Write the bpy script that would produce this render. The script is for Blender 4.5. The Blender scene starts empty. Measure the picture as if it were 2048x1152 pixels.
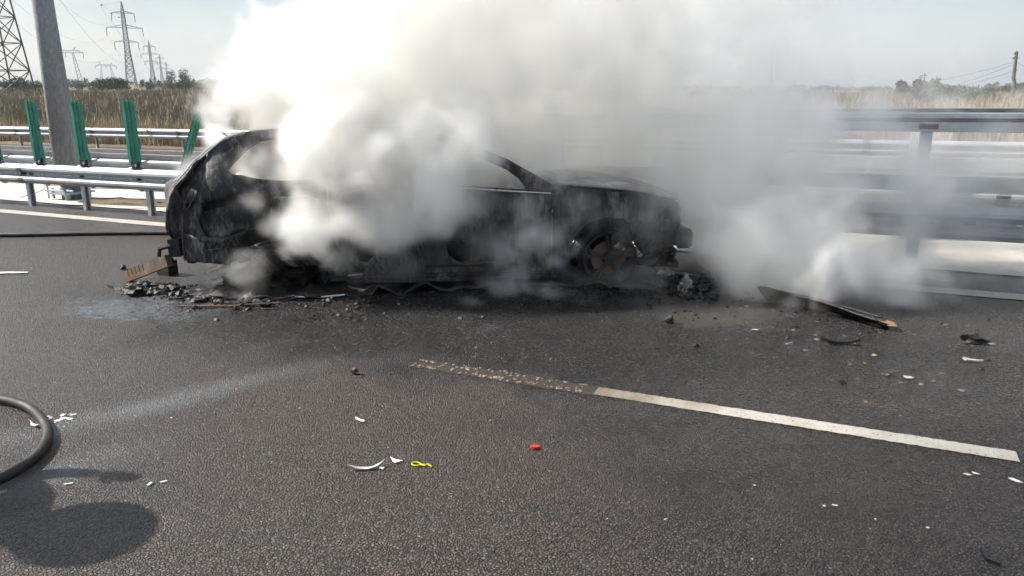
import bpy, bmesh, math, random
import numpy as np
from mathutils import Vector, Matrix, noise, geometry
R = math.radians
random.seed(7); rng = np.random.default_rng(7)
S = bpy.context.scene
COL = S.collection

# ------------------------------------------------------------------ camera
cam = bpy.data.cameras.new('camera'); co = bpy.data.objects.new('camera', cam); COL.objects.link(co)
cam.sensor_fit = 'HORIZONTAL'; cam.sensor_width = 36; cam.lens = 36*1540/2048
cam.clip_start = .05; cam.clip_end = 6000
F = Vector((-0.40568787, 0.88000502, -0.24699901)); Rt = Vector((0.90908456, 0.41650993, -0.00920551)); U = Vector((-0.09477665, 0.22827755, 0.968972))
m = Matrix((Rt, U, -F)).transposed().to_4x4(); m.translation = (0, 0, 1.75)
co.matrix_world = m; S.camera = co

# ------------------------------------------------------------------ light
SUN = Vector((-.972*math.cos(R(41)), -.235*math.cos(R(41)), math.sin(R(41)))).normalized()
W = bpy.data.worlds.new('World'); S.world = W; W.use_nodes = True
nt = W.node_tree; N = nt.nodes; L = nt.links; N.clear()
out = N.new('ShaderNodeOutputWorld'); bg = N.new('ShaderNodeBackground'); sky = N.new('ShaderNodeTexSky')
sky.sky_type = 'NISHITA'; sky.sun_disc = False; sky.sun_elevation = R(41)
sky.sun_rotation = math.atan2(SUN.x, SUN.y) % (2*math.pi)
sky.air_density = 1.2; sky.dust_density = 1.6; sky.ozone_density = 1.0
tc = N.new('ShaderNodeTexCoord'); mp = N.new('ShaderNodeMapping'); mp.inputs['Scale'].default_value = (1.6, 1.6, 5.5)
nz = N.new('ShaderNodeTexNoise'); nz.inputs['Scale'].default_value = 1.7; nz.inputs['Detail'].default_value = 7; nz.inputs['Roughness'].default_value = .55; nz.inputs['Distortion'].default_value = .3
L.new(tc.outputs['Generated'], mp.inputs['Vector']); L.new(mp.outputs[0], nz.inputs['Vector'])
cr = N.new('ShaderNodeMapRange'); cr.inputs['From Min'].default_value = .36; cr.inputs['From Max'].default_value = .68; cr.inputs['To Min'].default_value = .66; cr.inputs['To Max'].default_value = .92
L.new(nz.outputs['Fac'], cr.inputs['Value'])
mx = N.new('ShaderNodeMix'); mx.data_type = 'RGBA'
L.new(cr.outputs[0], mx.inputs['Factor']); L.new(sky.outputs[0], mx.inputs[6]); 
# thin high haze, brighter round the sun
dt = N.new('ShaderNodeVectorMath'); dt.operation = 'DOT_PRODUCT'; L.new(tc.outputs['Generated'], dt.inputs[0]); dt.inputs[1].default_value = tuple(SUN)
gl = N.new('ShaderNodeMapRange'); gl.inputs['From Min'].default_value = -.6; gl.inputs['From Max'].default_value = .8; L.new(dt.outputs['Value'], gl.inputs['Value'])
hz_ = N.new('ShaderNodeMix'); hz_.data_type = 'RGBA'; L.new(gl.outputs[0], hz_.inputs[0]); hz_.inputs[6].default_value = (1.2, 1.47, 1.92, 1); hz_.inputs[7].default_value = (1.70, 1.90, 2.12, 1)
L.new(hz_.outputs[2], mx.inputs[7])
L.new(mx.outputs[2], bg.inputs['Color']); bg.inputs['Strength'].default_value = .108
L.new(bg.outputs[0], out.inputs['Surface'])
sl = bpy.data.lights.new('sun', 'SUN'); sl.energy = 3.8; sl.angle = R(.55); sl.color = (1, .94, .85)
so = bpy.data.objects.new('sun', sl); COL.objects.link(so); so.rotation_euler = (-SUN).to_track_quat('-Z', 'Y').to_euler(); so.location = (-20, 5, 20)
S.view_settings.view_transform = 'Standard'; S.view_settings.look = 'None'; S.view_settings.gamma = 1; S.view_settings.exposure = 1.3
S.render.engine = 'CYCLES'
cy = S.cycles
cy.max_bounces = 40; cy.diffuse_bounces = 2; cy.glossy_bounces = 2; cy.transparent_max_bounces = 128; cy.volume_bounces = 36
cy.volume_step_rate = 1.6; cy.volume_max_steps = 512
cy.use_adaptive_sampling = True; cy.adaptive_threshold = .02
cy.sample_clamp_indirect = 6
cy.use_denoising = True
try: cy.denoiser = 'OPENIMAGEDENOISE'; cy.denoising_prefilter = 'ACCURATE'
except Exception: pass
cy.caustics_reflective = False; cy.caustics_refractive = False

# ------------------------------------------------------------------ helpers
def link(o, parent=None, label=None, cat=None, group=None, kind=None):
    COL.objects.link(o)
    if parent is not None: o.parent = parent
    if label: o['label'] = label
    if cat: o['category'] = cat
    if group: o['group'] = group
    if kind: o['kind'] = kind
    return o
def mesh(name, vs, fs, mat, smooth=False):
    me = bpy.data.meshes.new(name); me.from_pydata([tuple(v) for v in vs], [], fs)
    if mat: me.materials.append(mat)
    if smooth: me.polygons.foreach_set('use_smooth', [True]*len(me.polygons))
    me.update(); return me
def obj(name, vf, mat, parent=None, smooth=False, **k):
    return link(bpy.data.objects.new(name, mesh(name, vf[0], vf[1], mat, smooth)), parent, **k)
def empty(name, loc=(0, 0, 0), rz=0, **k):
    o = bpy.data.objects.new(name, None); o.location = loc; o.rotation_euler = (0, 0, rz); o.empty_display_size = .2
    return link(o, **k)
def join(*parts):
    vs, fs = [], []
    for v, f in parts:
        b = len(vs); vs += [tuple(x) for x in v]; fs += [tuple(i+b for i in g) for g in f]
    return vs, fs
def box(x0, x1, y0, y1, z0, z1):
    v = [(x0,y0,z0),(x1,y0,z0),(x1,y1,z0),(x0,y1,z0),(x0,y0,z1),(x1,y0,z1),(x1,y1,z1),(x0,y1,z1)]
    return v, [(0,3,2,1),(4,5,6,7),(0,1,5,4),(1,2,6,5),(2,3,7,6),(3,0,4,7)]
def cbox(c, s, rot=None, jit=0):
    v, f = box(-s[0]/2, s[0]/2, -s[1]/2, s[1]/2, -s[2]/2, s[2]/2)
    M = rot or Matrix.Identity(3)
    return [Vector(c)+M@(Vector(p)+Vector((random.uniform(-jit,jit),)*3)) for p in v], f
def frame_of(d):
    d = Vector(d).normalized(); u = Vector((0,0,1)) if abs(d.z) < .95 else Vector((1,0,0))
    a = d.cross(u).normalized(); return a, a.cross(d).normalized()
def tube(pts, r, n=8, caps=True):
    pts = [Vector(p) for p in pts]; vs, fs = [], []; k = len(pts)
    for i, p in enumerate(pts):
        d = (pts[min(i+1,k-1)]-pts[max(i-1,0)]); a, b = frame_of(d); rr = r[i] if isinstance(r, (list, tuple)) else r
        for j in range(n):
            t = 2*math.pi*j/n; vs.append(p+a*math.cos(t)*rr+b*math.sin(t)*rr)
    for i in range(k-1):
        for j in range(n):
            fs.append((i*n+j, i*n+(j+1)%n, (i+1)*n+(j+1)%n, (i+1)*n+j))
    if caps: fs.append(tuple(range(n))[::-1]); fs.append(tuple(range((k-1)*n, k*n)))
    return vs, fs
def bar(a, b, w, h=None): # square bar between two points
    h = h or w; a, b = Vector(a), Vector(b); p, q = frame_of(b-a); vs = []
    for e in (a, b):
        for s, t in ((-1,-1),(1,-1),(1,1),(-1,1)): vs.append(e+p*s*w/2+q*t*h/2)
    return vs, [(0,1,2,3),(7,6,5,4),(0,4,5,1),(1,5,6,2),(2,6,7,3),(3,7,4,0)]
def extrude_prof(prof, x0, x1, thick=.004, seg=1):  # open profile in (y,z), swept along x, with thickness
    n = len(prof); nr = []
    for i in range(n):
        a = Vector(prof[max(i-1,0)]); b = Vector(prof[min(i+1,n-1)]); d = (b-a).normalized(); nr.append(Vector((-d.y, d.x)))
    loop = [Vector(p) for p in prof]+[Vector(prof[i])+nr[i]*thick for i in range(n-1,-1,-1)]
    vs, fs = [], []; k = len(loop)
    for s in range(seg+1):
        x = x0+(x1-x0)*s/seg
        vs += [(x, p.x, p.y) for p in loop]
    for s in range(seg):
        for i in range(k): fs.append((s*k+i, s*k+(i+1)%k, (s+1)*k+(i+1)%k, (s+1)*k+i))
    fs.append(tuple(range(k))[::-1]); fs.append(tuple(range(seg*k, seg*k+k)))
    return vs, fs
def inside(p, poly):
    x, y = p; c = False; j = len(poly)-1
    for i in range(len(poly)):
        xi, yi = poly[i]; xj, yj = poly[j]
        if (yi > y) != (yj > y) and x < (xj-xi)*(y-yi)/(yj-yi)+xi: c = not c
        j = i
    return c
def densify(poly, step, jag=0):
    o = []
    for i in range(len(poly)):
        a, b = Vector(poly[i]), Vector(poly[(i+1)%len(poly)]); k = max(1, int((b-a).length/step))
        for j in range(k):
            p = a.lerp(b, j/k)
            if jag: p = p+Vector((random.uniform(-jag,jag), random.uniform(-jag,jag)))
            o.append(p)
    return o
def sheet(outline, holes, fn, thick=.006, step=.06, jag=0.0):
    """polygon in a parameter plane, triangulated, mapped by fn(u, z, side) and closed into a thick shell"""
    loops = [densify(outline, step, jag)]+[densify(h, step, jag) for h in holes]
    polys = [[tuple(p) for p in l] for l in loops]
    co, ed = [], []
    for l in loops:
        b = len(co); co += list(l); ed += [(b+i, b+(i+1)%len(l)) for i in range(len(l))]
    xs = [p.x for p in loops[0]]; ys = [p.y for p in loops[0]]
    x = min(xs)+step/2
    while x < max(xs):
        y = min(ys)+step/2
        while y < max(ys):
            q = (x+random.uniform(-.2,.2)*step, y+random.uniform(-.2,.2)*step)
            if inside(q, polys[0]) and not any(inside(q, h) for h in polys[1:]): co.append(Vector(q))
            y += step
        x += step
    vv, _, ff, *_ = geometry.delaunay_2d_cdt(co, ed, [], 0, 1e-5)
    keep = []
    for f in ff:
        c = sum((vv[i] for i in f), Vector((0,0)))/len(f)
        if inside(c, polys[0]) and not any(inside(c, h) for h in polys[1:]): keep.append(tuple(f))
    used = sorted({i for f in keep for i in f}); ix = {v:i for i, v in enumerate(used)}; n = len(used)
    vs = [fn(vv[i].x, vv[i].y, 0) for i in used]+[fn(vv[i].x, vv[i].y, thick) for i in used]
    fs = [tuple(ix[i] for i in f) for f in keep]; cnt = {}
    for f in fs:
        for i in range(len(f)):
            e = (f[i], f[(i+1)%len(f)]); cnt[e] = 1
    side = [(e[1], e[0], e[0]+n, e[1]+n) for e in cnt if (e[1], e[0]) not in cnt]
    return vs, fs+[tuple(i+n for i in reversed(f)) for f in fs]+side
def rock(c, s, seed=0, rough=.35, sub=2):
    bm = bmesh.new(); bmesh.ops.create_icosphere(bm, subdivisions=sub, radius=1)
    for v in bm.verts:
        k = 1+rough*noise.noise(v.co*1.7+Vector((seed*3.1, seed, 0)))*2+rough*.6*noise.noise(v.co*4+Vector((seed,0,seed)))*2
        v.co = Vector((v.co.x*s[0]*k, v.co.y*s[1]*k, v.co.z*s[2]*k))+Vector(c)
    vs = [v.co.copy() for v in bm.verts]; fs = [tuple(v.index for v in f.verts) for f in bm.faces]; bm.free(); return vs, fs
def hn(x, y, z=0): return noise.noise(Vector((x, y, z)))

# ------------------------------------------------------------------ materials
class G:
    """tiny node builder"""
    def __init__(s, name):
        s.m = bpy.data.materials.new(name); s.m.use_nodes = True; s.t = s.m.node_tree; s.b = s.t.nodes['Principled BSDF']; s.o = s.t.nodes['Material Output']
        s.tc = s.t.nodes.new('ShaderNodeTexCoord').outputs['Object']
    def set(s, **k):
        for a, v in k.items():
            i = s.b.inputs[a.replace('_', ' ')]
            if hasattr(v, 'links'): s.t.links.new(v, i)
            else: i.default_value = v if not isinstance(v, tuple) else (*v, 1)[:4]
        return s
    def put(s, n, i, v):
        if hasattr(v, 'links'): s.t.links.new(v, n.inputs[i])
        else: n.inputs[i].default_value = (*v, 1) if isinstance(v, tuple) and len(v) == 3 and n.inputs[i].type == 'RGBA' else v
    def map(s, sc, loc=(0,0,0), v=None):
        n = s.t.nodes.new('ShaderNodeMapping'); n.inputs['Scale'].default_value = sc; n.inputs['Location'].default_value = loc; s.t.links.new(v or s.tc, n.inputs['Vector']); return n.outputs[0]
    def noise(s, sc, det=4, rough=.55, v=None, dist=0, col=False):
        n = s.t.nodes.new('ShaderNodeTexNoise'); n.inputs['Scale'].default_value = sc; n.inputs['Detail'].default_value = det; n.inputs['Roughness'].default_value = rough; n.inputs['Distortion'].default_value = dist
        s.t.links.new(v or s.tc, n.inputs['Vector']); return n.outputs['Color' if col else 'Fac']
    def vor(s, sc, feat='F1', v=None, outp='Distance', rnd=1):
        n = s.t.nodes.new('ShaderNodeTexVoronoi'); n.feature = feat; n.inputs['Scale'].default_value = sc; n.inputs['Randomness'].default_value = rnd
        s.t.links.new(v or s.tc, n.inputs['Vector']); return n.outputs[outp]
    def ramp(s, v, a, b, lo=0., hi=1., smooth=False):
        n = s.t.nodes.new('ShaderNodeMapRange'); n.interpolation_type = 'SMOOTHSTEP' if smooth else 'LINEAR'
        s.put(n, 'Value', v); s.put(n, 'From Min', a); s.put(n, 'From Max', b); s.put(n, 'To Min', lo); s.put(n, 'To Max', hi); return n.outputs[0]
    def mix(s, f, a, b, mode='MIX'):
        n = s.t.nodes.new('ShaderNodeMix'); n.data_type = 'RGBA'; n.blend_type = mode; s.put(n, 0, f); s.put(n, 6, a); s.put(n, 7, b); return n.outputs[2]
    def math(s, op, a, b=0., c=None):
        n = s.t.nodes.new('ShaderNodeMath'); n.operation = op; s.put(n, 0, a); s.put(n, 1, b)
        if c is not None: s.put(n, 2, c)
        return n.outputs[0]
    def bump(s, h, d=.01, st=1., nrm=None):
        n = s.t.nodes.new('ShaderNodeBump'); s.put(n, 'Strength', st); n.inputs['Distance'].default_value = d; s.t.links.new(h, n.inputs['Height'])
        if nrm is not None: s.t.links.new(nrm, n.inputs['Normal'])
        s.t.links.new(n.outputs[0], s.b.inputs['Normal']); return n.outputs[0]
    def xyz(s, v=None):
        n = s.t.nodes.new('ShaderNodeSeparateXYZ'); s.t.links.new(v or s.tc, n.inputs[0]); return n.outputs

def asphalt_nodes(g, near=True):
    """open graded asphalt: brownish stones with dark pits, object coordinates = world metres"""
    warp = g.noise(30, 2, .5, col=True)
    v = g.mix(.018, g.tc, warp, 'ADD')
    e = g.vor(70, 'DISTANCE_TO_EDGE', v); c = g.vor(70, 'F1', v, 'Color')
    n1 = g.noise(45, 5, .7); big = g.noise(.8, 4, .6); mid = g.noise(5, 3, .6)
    stone = g.mix(g.ramp(n1, .3, .7), (.046, .035, .029), (.130, .100, .084))
    stone = g.mix(g.ramp(g.xyz(c)[0], .0, 1, 0, .6), stone, (.20, .158, .133))
    h = g.math('ADD', g.ramp(e, 0, .30, 0, 1, True), g.math('MULTIPLY', g.math('SUBTRACT', n1, .5), 1.7))
    h = g.math('ADD', h, g.math('MULTIPLY', g.xyz(c)[1], .5))
    pit = g.ramp(h, .35, 1.0, 0, 1)
    col = g.mix(pit, (.003, .003, .003), stone)
    col = g.mix(g.ramp(big, .3, .7, 0, .25), col, (.050, .046, .046))
    return col, h, n1, big, mid
def ellipse(g, cx, cy, rx, ry, rot, lo, hi, warp):
    """mask 1 inside, 0 outside, ragged"""
    n = g.t.nodes.new('ShaderNodeMapping'); n.vector_type = 'TEXTURE'; n.inputs['Location'].default_value = (cx, cy, 0); n.inputs['Rotation'].default_value = (0, 0, rot); n.inputs['Scale'].default_value = (rx, ry, 1)
    g.t.links.new(g.tc, n.inputs['Vector']); x = g.xyz(n.outputs[0])
    r = g.math('SQRT', g.math('ADD', g.math('POWER', x[0], 2.), g.math('POWER', x[1], 2.)))
    r = g.math('ADD', r, g.math('MULTIPLY', g.math('SUBTRACT', warp, .5), 1.1))
    return g.ramp(r, lo, hi, 1, 0, True)

g = G('asphalt'); A = g
col, h, n1, big, mid = asphalt_nodes(g)
wn = g.noise(2.2, 6, .62); wn2 = g.noise(9, 5, .7)
wet = ellipse(g, -3.6, 5.5, 3.4, 1.9, R(20), .55, 1.05, wn)
wet2 = ellipse(g, .6, 5.3, 3.4, 2.7, 0, .6, 1.1, wn)
wet = g.math('MAXIMUM', wet, g.math('MULTIPLY', wet2, .95))
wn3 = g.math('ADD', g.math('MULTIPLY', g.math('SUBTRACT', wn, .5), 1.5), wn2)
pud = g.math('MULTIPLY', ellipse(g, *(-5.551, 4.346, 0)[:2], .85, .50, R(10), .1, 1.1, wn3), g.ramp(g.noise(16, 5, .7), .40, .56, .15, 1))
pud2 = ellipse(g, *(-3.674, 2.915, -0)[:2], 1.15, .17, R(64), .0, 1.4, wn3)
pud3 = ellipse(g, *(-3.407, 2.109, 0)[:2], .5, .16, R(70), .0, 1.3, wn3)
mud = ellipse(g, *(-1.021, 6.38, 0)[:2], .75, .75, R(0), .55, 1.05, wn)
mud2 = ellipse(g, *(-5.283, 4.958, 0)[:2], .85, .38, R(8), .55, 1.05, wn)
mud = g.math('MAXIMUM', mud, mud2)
puddle_sheen = g.math('MAXIMUM', pud, g.math('MAXIMUM', g.math('MULTIPLY', pud2, .50), g.math('MULTIPLY', pud3, .40)))
soot = ellipse(g, -2.5, 5.25, 3.6, 1.35, R(9), .6, 1.15, wn)
col = g.mix(g.math('MULTIPLY', wet, .6), col, (.014, .013, .013))
col = g.mix(g.math('MULTIPLY', soot, .82), col, (.006, .006, .007))
col = g.mix(g.math('MULTIPLY', mud, .62), col, (.085, .078, .068))
fl = g.ramp(g.noise(38, 3, .6), .70, .74)
col = g.mix(g.math('MULTIPLY', fl, g.math('MULTIPLY', g.math('MAXIMUM', wet2, soot), .8)), col, (.30, .27, .22))
col = g.mix(g.math('MULTIPLY', puddle_sheen, g.ramp(g.noise(26, 5, .7), .35, .6, .35, .85)), col, (.150, .185, .215))  # pale blue-grey sky sheen of the puddles and wet streaks, painted into the base colour
rough = g.ramp(n1, .3, .7, .46, .30)
rough = g.math('SUBTRACT', rough, g.math('MULTIPLY', wet, .12))
rough = g.mix(puddle_sheen, rough, (.22, .22, .22)); rough = g.mix(g.math('MULTIPLY', mud, .5), rough, (.35,.35,.35))
blot = g.noise(.55, 5, .7, g.map((.35, 1, 1)))
col = g.mix(g.ramp(blot, .52, .66, 0, .38), col, (.020, .018, .018))
col = g.mix(g.ramp(g.noise(1.7, 6, .7), .60, .72, 0, .3), col, (.15, .14, .13))
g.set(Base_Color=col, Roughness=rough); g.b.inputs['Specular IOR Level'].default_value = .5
hh = g.math('MULTIPLY', h, g.math('SUBTRACT', 1., g.math('MULTIPLY', g.math('MAXIMUM', puddle_sheen, g.math('MULTIPLY', mud, .8)), .93)))
g.bump(hh, .0065, 1.)
M_asph = g.m

def paint_mat(name, worn):
    g = G(name); col, h, n1, big, mid = asphalt_nodes(g)
    s = g.noise(60, 4, .7); p = g.ramp(s, worn, worn+.05)
    if worn > .5: p = g.math('MULTIPLY', p, g.ramp(g.vor(26, 'F1'), .2, .3, 1, 0))
    base = g.mix(g.ramp(g.noise(4, 4), .3, .7), (.47, .45, .40), (.37, .345, .30)) if worn < .5 else g.mix(.5, (.45, .40, .33), (.5, .46, .4))
    base = g.mix(g.math('MULTIPLY', g.ramp(g.xyz()[0], -4, -2.4), g.ramp(g.math('ADD', g.xyz()[0], g.math('MULTIPLY', g.math('SUBTRACT', g.noise(7, 5, .7), .5), 1.2)), -1.25, -.45, .85, 0)), base, (.13, .095, .07))
    if worn > .5: col = g.mix(.75, col, (.022, .014, .011))
    g.set(Base_Color=g.mix(p, col, base), Roughness=.6); g.bump(g.math('ADD', h, g.math('MULTIPLY', p, .4)), .003, .6); return g.m
M_paint = paint_mat('road_paint', .35); M_worn = paint_mat('worn_paint', .60)
M_flake = G('paint_flake').set(Base_Color=(.24, .205, .16), Roughness=.7).m

g = G('concrete'); c = g.mix(g.ramp(g.noise(3, 6, .65), .3, .7), (.50, .47, .41), (.62, .59, .53)); c = g.mix(g.ramp(g.noise(40, 4, .7), .55, .7, 0, .35), c, (.36, .33, .29))
g.set(Base_Color=c, Roughness=.85); g.bump(g.noise(14, 6, .75), .02, .8); M_conc = g.m
g = G('galvanised_steel'); c = g.mix(g.ramp(g.noise(22, 5, .6), .3, .7), (.38, .41, .44), (.48, .51, .53)); c = g.mix(g.ramp(g.noise(1.3, 5, .6, g.map((1,1,.2))), .5, .75, 0, .45), c, (.33, .345, .36))
c = g.mix(g.ramp(g.noise(2.3, 7, .75, g.map((.6,1,2.5))), .52, .70, 0, .6), c, (.20, .195, .185))
g.set(Base_Color=c, Metallic=.3, Roughness=g.ramp(g.noise(18, 4), .3, .7, .38, .62)); g.bump(g.noise(60, 3), .0008, .5); M_galv = g.m
g = G('weathered_pole'); c = g.mix(g.ramp(g.noise(30, 6, .7, g.map((1,1,.35))), .35, .65), (.20, .215, .23), (.34, .355, .37)); g.set(Base_Color=c, Metallic=.15, Roughness=.6); g.bump(g.noise(50, 4), .001, .6); M_pole = g.m
g = G('green_panel'); c = g.mix(g.ramp(g.noise(9, 5, .6, g.map((2,2,.6))), .35, .7), (.015, .20, .135), (.035, .28, .20)); g.set(Base_Color=c, Roughness=.42); M_green = g.m
M_dark = G('dark_bolt').set(Base_Color=(.03, .032, .035), Roughness=.5, Metallic=.4).m
M_zinc = G('zinc_bolt').set(Base_Color=(.45, .46, .45), Roughness=.4, Metallic=.6).m
M_refl = G('reflector').set(Base_Color=(.8, .8, .78), Roughness=.3).m
M_redr = G('red_reflector').set(Base_Color=(.4, .05, .03), Roughness=.35).m
g = G('rubber_hose'); g.set(Base_Color=g.mix(g.ramp(g.noise(9, 7, .75), .50, .74), (.006, .007, .008), (.045, .043, .04)), Roughness=g.ramp(g.noise(8, 4), .3, .7, .5, .75)); g.bump(g.noise(120, 3), .0006, .6); M_hose = g.m

def burnt(name, dark, mid, ash, rust, ash_t=.62, rust_t=.62, rough=.62, bd=.012, metal=.2):
    g = G(name); st = g.map((1.2, 1.2, .35))
    n1 = g.noise(3.2, 7, .68, st, .6); n2 = g.noise(11, 6, .7); n3 = g.noise(2.1, 6, .65, g.map((1,1,1),(3,1,5)), .8)
    c = g.mix(g.ramp(n1, .38, .66), dark, mid); c = g.mix(g.ramp(g.math('ADD', g.math('MULTIPLY', n3, .6), g.math('MULTIPLY', n2, .4)), rust_t-.07, rust_t+.05, 0, .8), c, rust)
    c = g.mix(g.ramp(g.math('ADD', g.math('MULTIPLY', n1, .5), g.math('MULTIPLY', g.noise(26, 5, .75, g.map((1,1,.3))), .5)), ash_t-.06, ash_t+.08, 0, .75), c, ash)
    g.set(Base_Color=c, Roughness=g.ramp(n2, .3, .7, rough-.15, rough+.15), Metallic=metal)
    g.bump(g.math('ADD', n2, g.math('MULTIPLY', g.noise(45, 4, .7), .35)), bd, .7); return g.m
M_burn = burnt('burnt_body_metal', (.008,.009,.011), (.034,.036,.038), (.24,.245,.24), (.07,.046,.033), .56, .61)
M_panel = burnt('burnt_door_skin', (.012,.013,.014), (.078,.072,.066), (.30,.28,.26), (.11,.07,.048), .53, .57)
M_hood = burnt('ashen_sheen_hood', (.20,.205,.205), (.36,.37,.37), (.6,.6,.59), (.14,.13,.12), .58, .66, .5, .004)  # ash grey, raised so the colour also carries the hood top's pale reflection
M_char = burnt('charred_debris', (.004,.004,.005), (.016,.016,.017), (.16,.15,.14), (.035,.028,.022), .66, .68, .5, .02, 0)
M_rust = burnt('rusted_rim', (.009,.008,.008), (.026,.022,.020), (.16,.145,.125), (.050,.033,.024), .60, .56, .7)
M_rusty = burnt('rusty_beam', (.05,.045,.04), (.15,.125,.10), (.32,.30,.26), (.20,.115,.06), .60, .50, .6, .006)
M_edge = G('bright_bare_edge').set(Base_Color=(.55, .56, .55), Roughness=.35, Metallic=.5).m
M_alu = burnt('melted_aluminium', (.16,.16,.16), (.32,.32,.31), (.55,.55,.53), (.12,.1,.08), .6, .66, .4, .02, .5)
M_box = burnt('grey_crash_box', (.05,.05,.05), (.12,.12,.115), (.25,.25,.23), (.08,.06,.045), .6, .6, .5, .004, .3)

# ------------------------------------------------------------------ ground, road, median, field
def grid(x0, x1, y0, y1, nx, ny, zf):
    vs = [(x0+(x1-x0)*i/nx, y0+(y1-y0)*j/ny, zf(x0+(x1-x0)*i/nx, y0+(y1-y0)*j/ny)) for j in range(ny+1) for i in range(nx+1)]
    return vs, [(j*(nx+1)+i, j*(nx+1)+i+1, (j+1)*(nx+1)+i+1, (j+1)*(nx+1)+i) for j in range(ny) for i in range(nx)]
def strip(x0, x1, y0, y1, z, jag=.0, step=.05, zb=None):
    """flat ribbon with ragged long edges"""
    n = max(1, int((x1-x0)/step)) if jag else 1; vs, fs = [], []
    for i in range(n+1):
        x = x0+(x1-x0)*i/n; vs += [(x+(random.uniform(-jag,jag)), y0+random.uniform(-jag,jag), z), (x+random.uniform(-jag,jag), y1+random.uniform(-jag,jag), z)]
    for i in range(n): fs.append((2*i, 2*i+2, 2*i+3, 2*i+1))
    return vs, fs
def clampf(x, a, b): return max(a, min(b, x))
def terrain(x, y):
    r = math.hypot(x, y); t = clampf((y-19.4)/3, 0, 1)
    left = clampf((-x*.8-y*.12)/max(r, 1)*1.6+.1, 0, 1)
    rise = (r-22)*.0145*left if r > 22 else 0
    und = (.25*hn(x*.05, y*.05)+.12*hn(x*.2, y*.2))*clampf((r-20)/20, 0, 1)
    return -.03+t*(.12+rise+und)
gv, gf = [], []
ring = [0, 19.3, 20, 21, 22.5, 25, 28, 32, 37, 43, 50, 58, 68, 80, 95, 115, 140, 180, 240, 330, 460, 700, 1100, 1700]
xs = [-1700,-1450,-1200,-850,-600,-450,-350,-270,-210,-170,-140,-120,-105,-92,-80,-70,-62,-55,-49,-43,-38,-33,-29,-25,-21,-17,-13,-9,-5,-1,3,7,11,15,20,26,34,44,58,76,100,140,200,300,450,700,1100,1700]
ys = [-1700,-400,-60]+ring
for y in ys:
    for x in xs: gv.append((x, y, terrain(x, y)))
nx = len(xs)
for j in range(len(ys)-1):
    for i in range(nx-1): gf.append((j*nx+i, j*nx+i+1, (j+1)*nx+i+1, (j+1)*nx+i))
g = G('dry_field'); n = g.noise(.35, 6, .65); n2 = g.noise(3.5, 6, .7)
c = g.mix(g.ramp(n2, .3, .7), (.10, .070, .042), (.24, .185, .11)); c = g.mix(g.ramp(n, .45, .62, 0, .7), c, (.10, .085, .065)); g.set(Base_Color=c, Roughness=.95); g.bump(n2, .2, .8); M_field = g.m
obj('ground', (gv, gf), M_field, smooth=True, kind='structure')
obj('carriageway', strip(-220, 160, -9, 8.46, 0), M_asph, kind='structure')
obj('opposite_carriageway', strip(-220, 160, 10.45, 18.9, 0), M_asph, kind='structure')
# concrete median slabs: built one by one with joints
med = obj('median', grid(-220, 160, 8.40, 10.5, 1, 1, lambda x, y: -.012), M_dark, kind='structure')
x = -60.0
while x < 60:
    w = 2.95
    vs, fs = grid(x, x+w-.03, 8.47, 10.42, 10, 7, lambda a, b: 0)
    vs = [(a, b, .012+.006*hn(a*2, b*2)+.004*hn(a*9, b*9)-(.03 if (b > 8.9 and b < 10.0) else 0)*.5) for a, b, c in vs]
    nv = len(vs); vs2 = vs+[(x, 8.47, -.02), (x+w-.03, 8.47, -.02), (x+w-.03, 10.42, -.02), (x, 10.42, -.02)]
    obj('concrete_slab', (vs2, fs+[(nv, nv+1, nv+2, nv+3)]), M_conc, med); x += w
# earth patch and broken concrete round the pole footing
obj('verge_gravel', strip(-220, 160, 18.9, 20.0, .004), M_field, kind='structure')
obj('edge_line', strip(-80, 40, 7.50, 7.73, .004, .004, .1), M_paint, kind='structure')
obj('lane_dash', strip(-1.36, .80, 4.085, 4.205, .004, .004, .03), M_paint, kind='structure')
obj('lane_dash', strip(-13.36, -9.4, 4.085, 4.205, .004, .004, .05), M_paint, kind='structure')
obj('lane_dash', strip(6.8, 10.8, 4.085, 4.205, .004, .004, .05), M_paint, kind='structure')
obj('opposite_edge_line', strip(-80, 40, 10.95, 11.15, .004), M_paint, kind='structure')
obj('opposite_lane_line', strip(-80, 40, 14.6, 14.75, .004), M_paint, kind='structure')
obj('opposite_shoulder_line', strip(-80, 40, 18.2, 18.4, .004), M_paint, kind='structure')
obj('scorched_line', strip(-2.6, -1.36, 4.06, 4.215, .003, .01, .03), M_worn, kind='structure')
vs, fs = [], []
for i in range(150):
    x = random.uniform(-2.62, -1.4); y = random.choice((random.gauss(4.195, .012), random.gauss(4.09, .012), random.uniform(4.08, 4.2)))
    a = random.uniform(.004, .013); b = a*random.uniform(.4, .8); t = random.uniform(-.5, .5); k = len(vs)
    for q in range(6):
        w = q*math.pi/3; rr = random.uniform(.7, 1.2); vs.append((x+math.cos(w+t)*a*rr, y+math.sin(w+t)*b*rr, .009))
    vs.append((x, y, .011)); vs += [(p[0], p[1], .003) for p in vs[k:k+6]]
    fs += [(k+q, k+(q+1)%6, k+6) for q in range(6)]+[(k+7+q, k+7+(q+1)%6, k+(q+1)%6, k+q) for q in range(6)]
obj('paint_flakes', (vs, fs), M_flake, kind='stuff')

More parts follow.
